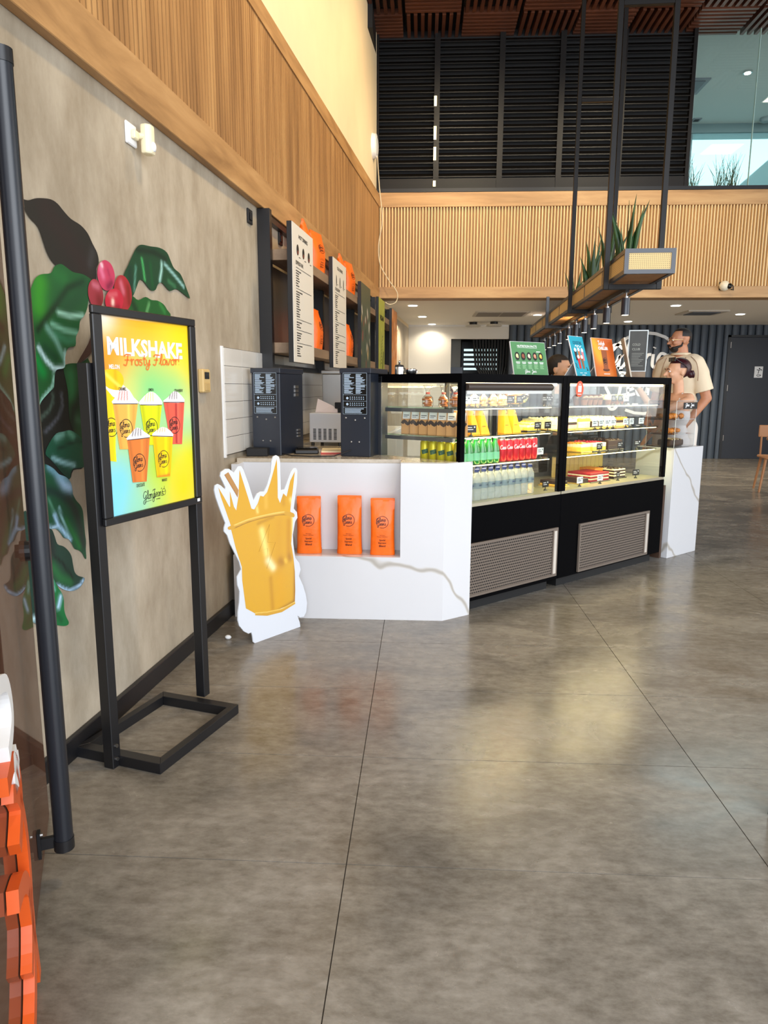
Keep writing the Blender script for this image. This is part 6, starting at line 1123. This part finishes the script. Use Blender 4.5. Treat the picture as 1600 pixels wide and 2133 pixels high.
# ================================================================ HANGING PLANTER with plants and track spots
PANG = R(90) - math.atan2(.0482881, .99883); PL = frame(1.468, 5.50, 0, PANG - R(90))    # local y along the planter, x across
PZ0, PZ1, PW, PLN = 2.163, 2.338, .36, 6.8
hp = empty('hanging_planter', PL, 'long hanging planter trough with woven cane sides above the display', 'planter')
fr_m = mat('blue_black_steel', C(30, 36, 48))
def cane():
    m_, nt, b = newmat('woven_cane'); L = nt.links; tc = nt.nodes.new('ShaderNodeTexCoord')
    sep = nt.nodes.new('ShaderNodeSeparateXYZ'); L.new(tc.outputs['Object'], sep.inputs[0]); outs = []
    add = nt.nodes.new('ShaderNodeMath'); add.operation = 'ADD'; L.new(sep.outputs[0], add.inputs[0]); L.new(sep.outputs[1], add.inputs[1])
    for src in (add.outputs[0], sep.outputs[2]):
        a = nt.nodes.new('ShaderNodeMath'); a.operation = 'MULTIPLY'; a.inputs[1].default_value = 2 * math.pi / .0135; L.new(src, a.inputs[0])
        c = nt.nodes.new('ShaderNodeMath'); c.operation = 'SINE'; L.new(a.outputs[0], c.inputs[0]); outs.append(c.outputs[0])
    mn = nt.nodes.new('ShaderNodeMath'); mn.operation = 'MINIMUM'; L.new(outs[0], mn.inputs[0]); L.new(outs[1], mn.inputs[1])
    r = nt.nodes.new('ShaderNodeValToRGB'); L.new(mn.outputs[0], r.inputs[0]); r.color_ramp.elements[0].position = .35; r.color_ramp.elements[0].color = C(226, 196, 136); r.color_ramp.elements[1].position = .5; r.color_ramp.elements[1].color = C(70, 56, 40)
    L.new(r.outputs[0], b.inputs['Base Color']); b.inputs['Roughness'].default_value = .6; return m_
cane_m = cane()
nseg = 8; sl = PLN / nseg
MB().box(.03, PW - .03, .01, PLN - .01, PZ0 + .008, PZ0 + .018).build('bottom_board', wood_shelf if 0 else mat('planter_plywood', C(176, 126, 76), .5, noise=.15, nscale=6), hp)
m = MB()
for x in (0, PW - .03):
    for z in (PZ0, PZ1 - .03): m.box(x, x + .03, 0, PLN, z, z + .03)
for y in (0, PLN - .03):
    for z in (PZ0, PZ1 - .03): m.box(.03, PW - .03, y, y + .03, z, z + .03)
    for x in (0, PW - .03): m.box(x, x + .03, y, y + .03, PZ0 + .03, PZ1 - .03)
for k in range(1, nseg):
    for x in (0, PW - .03): m.box(x + .005, x + .025, sl * k - .01, sl * k + .01, PZ0 + .03, PZ1 - .03)
    m.box(.03, PW - .03, sl * k - .004, sl * k + .004, PZ0 + .004, PZ0 + .008)
m.build('steel_frame', fr_m, hp)
for y in (.008, PLN - .018): MB().box(.03, PW - .03, y, y + .01, PZ0 + .03, PZ1 - .03).build('cane_panel', cane_m, hp)
for k in range(nseg):
    for x in (.008, PW - .018): MB().box(x, x + .01, sl * k + .012, sl * (k + 1) - .012, PZ0 + .03, PZ1 - .03).build('cane_panel', cane_m, hp)
MB().box(.03, PW - .03, .03, PLN - .03, PZ1 - .06, PZ1 - .035).build('soil', mat('soil', C(46, 34, 26), .9), hp)
for i, (y, zt) in enumerate(((.50, 5.9), (2.35, 5.9), (4.28, 2.52))):
    h_ = MB()
    for x in (-.045, PW + .005): h_.box(x, x + .04, y, y + .04, PZ0 - .045, zt)
    h_.box(-.005, PW + .005, y, y + .04, PZ0 - .045, PZ0 - .005)
    if zt > 3: h_.box(-.005, PW + .005, y, y + .04, 4.17, 4.205)
    h_.build('hanger_frame', MATS['bronze_black_metal'] if zt > 3 else fr_m, hp, bevel=.002)
MB().box(.165, .195, .66, PLN - .1, PZ0 - .035, PZ0 - .0).build('light_track', black, hp)
spx = [.70, 1.45, 2.08, 2.62, 3.2, 3.75, 4.5, 5.05, 5.6, 6.2]
p = None
for i, y in enumerate(spx):
    M = PL @ frame(.18, y, PZ0 - .035, 0); lab = 'black cylinder track spotlight under the planter, %s from the front' % ORD[i]
    if p is None:
        p = empty('track_spotlight', M, lab, 'spotlight', 'spotlights on the planter track')
        MB().box(-.015, .015, -.04, .04, -.012, 0).build('adapter', black, p); MB().cyl((0, 0, -.012), (0, 0, -.045), .006).build('stem', steel, p); MB().cyl((0, 0, -.055), (0, 0, -.19), .035, n=18).build('lamp_body', mat('blue_black_steel', C(30, 36, 48)), p, smooth=40)
        MB().cyl((0, 0, -.040), (0, 0, -.055), .018, n=12).build('knuckle', steel, p); MB().cyl((0, 0, -.189), (0, 0, -.1915), .027, n=16).build('lens', emitmat('warm_lens', C(255, 240, 210), 4), p)
    else: copy_tree(p, M, lab)
    if i in (4, 6, 8): q_ = PL @ Vector((.18, y, PZ0 - .24)); spot('track_beam.%03d' % i, q_, (q_.x, q_.y, 0), 18, (1, .85, .6), 70)
# uplights give the glow on ceiling and plywood near the fascia
spot('planter_glow', PL @ Vector((.18, 3.4, 2.0)), PL @ Vector((.18, 3.6, 2.6)), 10, (1, .78, .42), 120)
leafm = vcolmat('snake_leaf', .45, .5); rs = random.Random(21)
def snake(y, x, n, hmax, lab, seed):
    rr = random.Random(seed); t = empty('snake_plant', PL @ Matrix.Translation((x, y, PZ1 - .036)), lab, 'plant', 'snake plants in the hanging planter')
    for k in range(n):
        a = rr.uniform(0, 2 * math.pi) if k else 0; L = hmax * rr.uniform(.5, 1.0) if k else hmax; lean = rr.uniform(.12, .42) * L if k else .08 * L; bx, by = .05 * math.cos(a) * rr.random(), .05 * math.sin(a) * rr.random(); wd = rr.uniform(.026, .036)
        tw = rr.uniform(0, math.pi); vs = []; fs = []; N = 12
        for j in range(N + 1):
            q_ = j / N; w_ = wd * (.55 + .45 * math.sin(math.pi * min(1, q_ * 1.3 + .1))) * (1 - q_ ** 3) + .0006; c = Vector((bx + math.cos(a) * lean * q_ ** 1.6, by + math.sin(a) * lean * q_ ** 1.6, L * q_)); d_ = Vector((math.cos(tw + q_ * .6), math.sin(tw + q_ * .6), 0)); nrm = Vector((-d_.y, d_.x, 0))
            vs += [c - d_ * w_, c - nrm * w_ * .30, c + d_ * w_, c + nrm * .003 - nrm * w_ * .22]
        for j in range(N):
            for e in range(4): fs.append((j * 4 + e, j * 4 + (e + 1) % 4, (j + 1) * 4 + (e + 1) % 4, (j + 1) * 4 + e))
        me = bpy.data.meshes.new('leaf'); me.from_pydata(vs, [], fs); cl = me.color_attributes.new('Col', 'FLOAT_COLOR', 'POINT'); data = []
        for i_, v in enumerate(me.vertices):
            band = .5 + .5 * math.sin(v.co.z * 160 + seed); e = i_ % 4 in (0, 2); g_ = (C(62, 104, 62) if band > .55 else C(26, 58, 34)) if not e else C(70, 96, 50); data += list(g_)
        cl.data.foreach_set('color', data); me.materials.append(leafm); me.shade_smooth(); o = bpy.data.objects.new('leaf', me); COL.objects.link(o); o.parent = t
snake(.62, .14, 9, .56, 'tallest snake plant at the front end of the hanging planter', 3)
snake(1.12, .10, 7, .46, 'snake plant behind the front planter hanger', 8)
snake(2.0, .12, 9, .50, 'snake plant between the two planter hangers', 5)
snake(2.85, .10, 7, .32, 'short snake plant beyond the rear planter hanger', 9)

# dry grasses standing upstairs by the glass
for i, (x, lab) in enumerate(((3.52, 'dry ornamental grass upstairs beside the louvred shutters'), (4.05, 'dry ornamental grass upstairs in the middle of the glass'))):
    t = empty('dry_grass', frame(x, FY + .42, 3.88), lab, 'plant', 'dry grasses behind the upstairs glass'); rr = random.Random(40 + i); MB().box(-.16, .16, -.1, .1, 0, .06).build('grass_pot', black, t); m = MB()
    for k in range(60):
        a, b_ = rr.uniform(-.13, .13), rr.uniform(-.08, .08); L = rr.uniform(.15, .52); dx, dy = rr.uniform(-.14, .14), rr.uniform(-.08, .08)
        m.tube([(a, b_, .05), (a + dx * .4, b_ + dy * .4, .05 + L * .6), (a + dx, b_ + dy, .05 + L)], [.0045, .0035, .0012], 3)
    o = m.build('grass_blades', mat('dry_grass_blade', C(92, 98, 74), .7), t); o['kind'] = 'stuff'

# ================================================================ a chair and table partly cut by the right edge
t = empty('wooden_chair', frame(4.5, 9.52, 0, R(-10)), 'oak chair with splayed legs cut by the right edge', 'chair'); oak = mat('chair_oak', C(170, 118, 76), .45)
for x, y in ((-.04, 0), (.42, 0), (-.0, .42), (.40, .42)): MB().cyl((x, y, 0), (x * .8 + .05, y * .8 + .04, .44), .014, .019, 10).build('leg', oak, t, smooth=40)
MB().box(.0, .42, .0, .42, .43, .465).build('seat', oak, t, bevel=.015, seg=2); MB().box(.0, .42, .40, .425, .70, .86).build('backrest', oak, t, bevel=.008)
for x in (.04, .38): MB().cyl((x, .40, .45), (x, .415, .80), .013).build('back_post', oak, t)
t = empty('round_table', frame(4.62, 8.9, 0), 'small oak topped table beside the chair at the right edge', 'table'); MB().lathe([(.37, .715), (.385, .725), (.385, .745), (.37, .75)], n=28).build('tabletop', oak, t, smooth=40); MB().lathe([(.2, 0), (.2, .012), (.03, .03), (.025, .715)], n=20).build('pedestal', black, t, smooth=40)

# debris crumbs on the floor by the cut-out
tag(MB().ball((-1.02, 3.62, .012), .018, .012, .012).build('paper_crumb', white, smooth=60), 'tiny crumpled white paper on the floor left of the cutout', 'paper')
# ================================================================ PEOPLE
def cap(m, p0, p1, r0, r1=None):
    r1 = r0 if r1 is None else r1; m.cyl(p0, p1, r0, r1, 14); m.ball(p0, r0, None, None, 14, 9); m.ball(p1, r1, None, None, 14, 9)
def skinned(name, m, mt, parent, voxel=.008, it=6, dec=None):
    o = m.build(name, mt, parent); r = o.modifiers.new('remesh', 'REMESH'); r.mode = 'VOXEL'; r.voxel_size = voxel; r.use_smooth_shade = True
    s = o.modifiers.new('smooth', 'SMOOTH'); s.iterations = it; s.factor = .6
    bpy.context.view_layer.update(); dg = bpy.context.evaluated_depsgraph_get()
    me = bpy.data.meshes.new_from_object(o.evaluated_get(dg)); o.modifiers.clear(); old = o.data; o.data = me; bpy.data.meshes.remove(old)
    if not me.materials: me.materials.append(mt)
    me.shade_smooth(); return o
def XF(m, M): # transform everything added to m so far into another builder
    return [tuple(M @ Vector(v)) for v in m.v]
def merge(dst, src, M): dst.add(XF(src, M), src.f)
def hand(m, wrist, dirv, palm_n, s=1.0, curl=.5, side=1):
    d = Vector(dirv).normalized(); n = Vector(palm_n).normalized(); n = (n - d * n.dot(d)).normalized(); a = d.cross(n) * side; w = Vector(wrist)
    for k in (-1.2, -.4, .4, 1.2): cap(m, w + a * .012 * k * s, w + d * .075 * s + a * .018 * k * s, .014 * s, .012 * s)
    for k, L in ((-1.5, .062), (-.5, .075), (.5, .080), (1.5, .072)):
        p = w + d * .082 * s + a * .0185 * k * s; q = d.copy(); c = curl
        for j in range(3):
            q = (q + n * c * .7).normalized(); e = p + q * L * s * (.45, .32, .26)[j]; cap(m, p, e, .0088 * s, .0078 * s); p = e
    p = w + d * .022 * s + a * .028 * s; e = p + (d * .6 + a * .8 + n * .2).normalized() * .036 * s; cap(m, p, e, .012 * s, .010 * s); cap(m, e, e + (d * .9 + a * .25 + n * .4).normalized() * .03 * s, .0095 * s, .008 * s)
def head_shapes(m, HM, fem=False):
    h = MB(); h.ball((0, .01, .035), .076, .096, .090, 18, 12); h.ball((0, -.018, -.01), .064, .078, .085, 18, 12); h.ball((0, -.045, -.068), .040 if fem else .046, .042, .034, 14, 9)
    h.ball((0, -.094, .028), .045, .014, .016, 12, 7)                                                     # brow
    cap(h, (0, -.095, .012), (0, -.122, -.022), .009, .013); h.ball((0, -.112, -.024), .018, .012, .009, 10, 7)   # nose
    h.ball((0, -.096, -.050), .024, .012, .007, 10, 7); h.ball((0, -.094, -.062), .021, .011, .008, 10, 7)        # lips
    for s in (-1, 1): h.ball((s * .077, .012, .0), .010, .020, .031, 10, 8); h.ball((s * .045, -.075, -.015), .02, .02, .02, 10, 7)
    merge(m, h, HM)
def face_parts(t, HM, iris=(60, 36, 24)):
    m = MB()
    for s in (-1, 1): m.ball((s * .030, -.086, .010), .0125, .010, .008, 10, 7)
    m.build('eyes', mat('eye_white', C(236, 230, 226), .2), t, M=HM, smooth=60); m = MB()
    for s in (-1, 1): m.ball((s * .030, -.0945, .010), .0055, .003, .0055, 10, 7)
    m.build('irises', mat('iris_brown', C(*iris), .2), t, M=HM, smooth=60); m = MB()
    for s in (-1, 1): m.tube([(s * .014, -.104, .028), (s * .030, -.104, .034), (s * .048, -.092, .028)], [.003, .004, .002], 6)
    m.build('eyebrows', mat('dark_brow', C(30, 20, 16), .7), t, M=HM, smooth=60)
skin_m = mat('tan_skin', C(190, 130, 96), .5, noise=.06, nscale=20); skin_w = mat('light_tan_skin', C(218, 166, 132), .5, noise=.05, nscale=20)
hair_m = mat('near_black_hair', C(28, 22, 20), .55, bump=.4, bscale=240); hair_r = mat('dark_burgundy_hair', C(56, 14, 22), .35, bump=.3, bscale=160, stretch=(1, .2, 1)); tee = mat('cream_cotton', C(236, 216, 184), .8, bump=.1, bscale=200); seam = mat('brown_seam', C(150, 110, 84), .8); trs = mat('white_trousers', C(232, 222, 210), .8)

# --- man in the cream t-shirt
man = empty('person', frame(2.44, 7.0, 0, R(-48)), 'bearded man in an oversized cream t-shirt looking left beside the ribbed wall', 'person')
k = 1.895 / 1.80
def q3(x, y, z): return Vector((x * k, y * k, z * k))
HM = Matrix.Translation(q3(0, -.03, 1.685)) @ Matrix.Rotation(R(-36), 4, 'Z') @ Matrix.Scale(k * .88, 4)
m = MB(); head_shapes(m, HM)
cap(m, q3(0, .012, 1.53), q3(0, -.005, 1.62), .066 * k, .060 * k)
m.ball(q3(0, 0, 1.35), .16 * k, .105 * k, .21 * k, 16, 10); m.ball(q3(0, 0, 1.06), .15 * k, .105 * k, .16 * k, 16, 10); m.ball(q3(0, .01, .94), .165 * k, .115 * k, .12 * k, 16, 10)
cap(m, q3(-.155, 0, 1.485), q3(.155, 0, 1.485), .055 * k)
for s in (-1, 1):
    hipj, kn, an = q3(.095 * s, 0, .90), q3(.105 * s, -.02, .50), q3(.11 * s, .01, .09)
    cap(m, hipj, kn, .088 * k, .058 * k); cap(m, kn, an, .056 * k, .036 * k); cap(m, an, q3(.12 * s, -.15, .035), .036 * k, .030 * k); m.ball(q3(.11 * s, .03, .04), .036 * k)
    if s > 0: el, wr = q3(.235, .07, 1.19), q3(.16, -.10, .97)
    else: el, wr = q3(-.225, .02, 1.19), q3(-.18, -.16, 1.02)
    cap(m, q3(.155 * s, 0, 1.48), el, .052 * k, .043 * k); cap(m, el, wr, .043 * k, .027 * k)
    hand(m, wr, (wr - el).normalized() + Vector((0, 0, -.4)), (-s, -.2, 0), k, .35, s)
skinned('body', m, skin_m, man, .0068, 5)
face_parts(man, HM)
m = MB(); m.ball(q3(0, .006, 1.34), .178 * k, .135 * k, .20 * k, 18, 12); m.ball(q3(0, .0, 1.14), .178 * k, .138 * k, .17 * k, 18, 12); m.ball(q3(0, .0, .97), .180 * k, .140 * k, .12 * k, 18, 12); cap(m, q3(-.12, .005, 1.495), q3(.12, .005, 1.495), .083 * k)
m.lathe([(.175 * k, 0), (.175 * k, .25 * k)], tuple(q3(0, 0, .86)), 24, 1, .76)
for s in (-1, 1): cap(m, q3(.15 * s, 0, 1.49), q3(.185 * s, .02, 1.40), .074 * k, .078 * k); m.cyl(q3(.175 * s, .015, 1.42), q3(.215 * s, .045, 1.25), .076 * k, .084 * k, 18)
sh_ = skinned('t_shirt', m, tee, man, .010, 3)
m = MB(); m.lathe([(.083 * k, 0), (.088 * k, .012), (.080 * k, .02)], tuple(q3(0, .004, 1.568)), 20, 1, .95); m.build('collar', tee, man, smooth=50)
m = MB()
for s in (-1, 1): m.tube(catmull([q3(.09 * s, -.075, 1.545), q3(.10 * s, -.118, 1.45), q3(.105 * s, -.132, 1.30), q3(.10 * s, -.136, 1.12)], 4), .0028, 5); m.tube(catmull([q3(.13 * s, -.06, 1.55), q3(.19 * s, -.078, 1.50), q3(.215 * s, -.08, 1.42), q3(.215 * s, -.075, 1.34)], 4), .0028, 5)
m.build('seams', seam, man)
m = MB()
for s in (-1, 1): cap(m, q3(.095 * s, 0, .92), q3(.11 * s, -.02, .50), .108 * k, .092 * k); cap(m, q3(.11 * s, -.02, .50), q3(.115 * s, .0, .13), .090 * k, .075 * k)
m.ball(q3(0, .01, .93), .180 * k, .135 * k, .12 * k, 16, 10); skinned('trousers', m, trs, man, .012, 4)
m = MB()
for s in (-1, 1): m.ball(q3(.118 * s, -.065, .045), .052 * k, .145 * k, .045 * k, 14, 9)
m.build('shoes', white, man, smooth=60)
m = MB(); m.ball((0, .018, .048), .080, .099, .088, 20, 14); hv = [v for v in m.v]
m2 = MB(); keep = [i for i, v in enumerate(hv) if v[2] > .042 + (v[1] < -.02) * .052 - (v[1] > .05) * .05]
idx = {a: i for i, a in enumerate(keep)}; m2.v = [hv[a] for a in keep]; m2.f = [tuple(idx[a] for a in f) for f in m.f if all(a in idx for a in f)]; m2.mi = [0] * len(m2.f)
m2.build('hair', hair_m, man, M=HM, smooth=70)
m = MB(); m.ball((0, -.052, -.073), .048, .047, .036, 14, 9); m.tube([(-.03, -.1, -.058), (-.018, -.113, -.040), (0, -.118, -.037), (.018, -.113, -.040), (.03, -.1, -.058)], .007, 8)
for s in (-1, 1): cap(m, (s * .035, -.075, -.07), (s * .066, -.01, -.045), .017, .010); cap(m, (s * .066, -.01, -.045), (s * .072, .005, .005), .009, .006)
skinned('beard', m, hair_m, man, .005, 2).matrix_basis = HM
m = MB()
for s in (-1, 1): m.tube([(s * .031 + .022 * math.cos(R(a)), -.110 + abs(math.cos(R(a))) * .002, .008 + .018 * math.sin(R(a))) for a in range(0, 361, 30)], .0016, 5); m.tube([(s * .052, -.108, .012), (s * .072, -.06, .014), (s * .079, .01, .012)], .0016, 5)
m.tube([(-.010, -.112, .012), (0, -.116, .015), (.010, -.112, .012)], .0014, 5); m.build('glasses', mat('gold_wire', C(214, 186, 130), .25, .9), man, M=HM)

# --- woman with the burgundy bun in front of him
wo = empty('person', frame(2.235, 6.42, 0, R(-62)), 'woman with dark red hair in a bun and sunglasses on her head', 'person'); k = 1.585 / 1.66
HW = Matrix.Translation(q3(0, -.02, 1.545)) @ Matrix.Rotation(R(-22), 4, 'Z') @ Matrix.Scale(k, 4)
m = MB(); head_shapes(m, HW, True); cap(m, q3(0, .012, 1.36), q3(0, .0, 1.46), .048 * k, .046 * k)
m.ball(q3(0, 0, 1.20), .135 * k, .085 * k, .17 * k, 16, 10); m.ball(q3(0, 0, 1.0), .115 * k, .085 * k, .14 * k, 16, 10); m.ball(q3(0, .01, .87), .155 * k, .11 * k, .12 * k, 16, 10); cap(m, q3(-.135, 0, 1.32), q3(.135, 0, 1.32), .045 * k)
for s in (-1, 1):
    hipj, kn, an = q3(.085 * s, 0, .83), q3(.09 * s, -.02, .46), q3(.09 * s, .01, .08); cap(m, hipj, kn, .082 * k, .052 * k); cap(m, kn, an, .05 * k, .032 * k); cap(m, an, q3(.095 * s, -.13, .03), .03 * k, .026 * k)
ar = [q3(.155, 0, 1.31), q3(.19, -.16, 1.15), q3(.13, -.42, 1.38)]
inv_w = wo.matrix_basis.inverted(); wrw = inv_w @ Vector((1.80, 6.16, 1.37)); elw = inv_w @ Vector((1.98, 6.18, 1.13)); shl = q3(-.0, -.0, 0)
for s, (el, wr) in ((1, (elw, wrw)), (-1, (q3(-.20, -.02, 1.06), q3(-.16, -.2, .92)))):
    cap(m, q3(.15 * s, 0, 1.305), el, .040 * k, .035 * k); cap(m, el, wr, .035 * k, .023 * k); hand(m, wr, (wr - el).normalized(), (0, -1, .2), .88 * k, .3, s)
skinned('body', m, skin_w, wo, .0066, 5); face_parts(wo, HW)
m = MB(); m.ball((0, .02, .042), .083, .103, .094, 20, 14); hv = m.v; keep = [i for i, v in enumerate(hv) if v[2] > .03 + (v[1] < -.03) * .045 - (v[1] > .03) * .075]
idx = {a: i for i, a in enumerate(keep)}; m2 = MB(); m2.v = [hv[a] for a in keep]; m2.f = [tuple(idx[a] for a in f) for f in m.f if all(a in idx for a in f)]; m2.mi = [0] * len(m2.f); m2.build('hair', hair_r, wo, M=HW, smooth=70)
m = MB(); m.ball((0, .125, -.012), .036, .032, .036, 14, 9); cap(m, (0, .09, .0), (0, .12, -.01), .03, .026); m.tube([(.02, .13, .015), (.036, .135, -.01), (.02, .14, -.035), (-.02, .14, -.03), (-.036, .135, 0)], .012, 8); m.build('hair_bun', hair_r, wo, M=HW, smooth=60)
m = MB()
for s in (-1, 1): m.box(s * .034 - .028, s * .034 + .028, -.062, -.052, .098, .136); m.tube([(s * .06, -.05, .12), (s * .08, .0, .085), (s * .083, .05, .04)], .004, 6)
m.build('sunglasses', black_gloss, wo, M=HW, bevel=.004); m = MB(); m.tube([(s * .0 + .081, .012, -.035 - .004 * j) for j, s in enumerate((0, 0, 0))], .004); m.build('earring', mat('gold_wire', C(214, 186, 130)), wo, M=HW)
m = MB(); m.ball(q3(0, 0, 1.16), .145 * k, .096 * k, .125 * k, 16, 10); m.ball(q3(0, 0, .98), .128 * k, .098 * k, .15 * k, 16, 10); m.lathe([(.24 * k, 0), (.19 * k, .4 * k), (.14 * k, .62 * k)], tuple(q3(0, .01, .34)), 22, 1, .75); skinned('dress', m, mat('white_dress', C(226, 218, 212), .8), wo, .011, 3)
m = MB()
for s in (-1, 1): m.tube([q3(.06 * s, -.09, 1.22), q3(.075 * s, -.02, 1.36), q3(.05 * s, .085, 1.24)], .007, 6); m.tube([q3(.05 * s, .085, 1.26), q3(-.04 * s, .092, 1.16)], .006, 6)
m.build('straps', mat('white_dress', C(226, 218, 212)), wo, smooth=50)
m = MB(); dv = (wrw - elw).normalized(); m.cyl(wrw - dv * .028, wrw - dv * .012, .030 * k, .030 * k, 16); m.build('watch_strap', steel, wo, smooth=40); m = MB(); m.cyl(wrw - dv * .02 + Vector((.0, -.026, .0)), wrw - dv * .02 + Vector((0, -.034, 0)), .016, n=14); m.build('watch_face', mat('gold_wire', C(214, 186, 130)), wo)
m = MB()
for s in (-1, 1): m.ball(q3(.095 * s, -.05, .035), .042 * k, .12 * k, .035 * k, 12, 8)
m.build('shoes', mat('beige_shoe', C(200, 170, 140), .5), wo, smooth=60)

# --- member of staff behind the cases
sf = empty('person', frame(1.155, 6.2, 0, R(48)), 'staff member with dark tied hair behind the display cases, only the head showing', 'person'); k = 1.60 / 1.66
HS = Matrix.Translation(q3(0, -.02, 1.545)) @ Matrix.Rotation(R(8), 4, 'Z') @ Matrix.Scale(k, 4)
m = MB(); head_shapes(m, HS, True); cap(m, q3(0, .012, 1.36), q3(0, .0, 1.46), .048 * k, .046 * k); m.ball(q3(0, 0, 1.20), .135 * k, .085 * k, .17 * k, 16, 10); m.ball(q3(0, 0, 1.0), .12 * k, .088 * k, .14 * k, 16, 10); m.ball(q3(0, .01, .87), .155 * k, .11 * k, .12 * k, 16, 10); cap(m, q3(-.135, 0, 1.32), q3(.135, 0, 1.32), .045 * k)
for s in (-1, 1):
    hipj, kn, an = q3(.085 * s, 0, .83), q3(.09 * s, -.02, .46), q3(.09 * s, .01, .08); cap(m, hipj, kn, .082 * k, .052 * k); cap(m, kn, an, .05 * k, .032 * k); cap(m, an, q3(.095 * s, -.13, .03), .03 * k, .026 * k)
    el, wr = q3(.21 * s, .0, 1.07), q3(.16 * s, -.2, .95); cap(m, q3(.15 * s, 0, 1.305), el, .04 * k, .035 * k); cap(m, el, wr, .035 * k, .023 * k); hand(m, wr, (wr - el).normalized(), (0, 0, -1), .88 * k, .3, s)
skinned('body', m, skin_w, sf, .0075, 5); face_parts(sf, HS)
m = MB(); m.ball((0, .022, .044), .085, .106, .094, 20, 14); hv = m.v; keep = [i for i, v in enumerate(hv) if v[2] > .02 + (v[1] < -.04) * .045 - (v[1] > .02) * .085]
idx = {a: i for i, a in enumerate(keep)}; m2 = MB(); m2.v = [hv[a] for a in keep]; m2.f = [tuple(idx[a] for a in f) for f in m.f if all(a in idx for a in f)]; m2.mi = [0] * len(m2.f); m2.build('hair', hair_m, sf, M=HS, smooth=70)
m = MB(); cap(m, (0, .11, -.03), (0, .13, -.16), .028, .016); m.build('ponytail', hair_m, sf, M=HS, smooth=60)
m = MB(); m.ball(q3(0, 0, 1.16), .16 * k, .11 * k, .17 * k, 16, 10); m.ball(q3(0, 0, .95), .17 * k, .125 * k, .2 * k, 16, 10); cap(m, q3(-.13, 0, 1.30), q3(.13, 0, 1.30), .058 * k)
for s in (-1, 1): cap(m, q3(.15 * s, 0, 1.30), q3(.19 * s, 0, 1.18), .058 * k, .055 * k)
skinned('shirt', m, black_matte, sf, .011, 3)
m = MB()
for s in (-1, 1): cap(m, q3(.085 * s, 0, .85), q3(.09 * s, -.01, .12), .098 * k, .065 * k)
skinned('trousers', m, black_matte, sf, .012, 3)
m = MB()
for s in (-1, 1): m.ball(q3(.095 * s, -.05, .035), .042 * k, .12 * k, .035 * k, 12, 8)
m.build('shoes', black, sf, smooth=60)
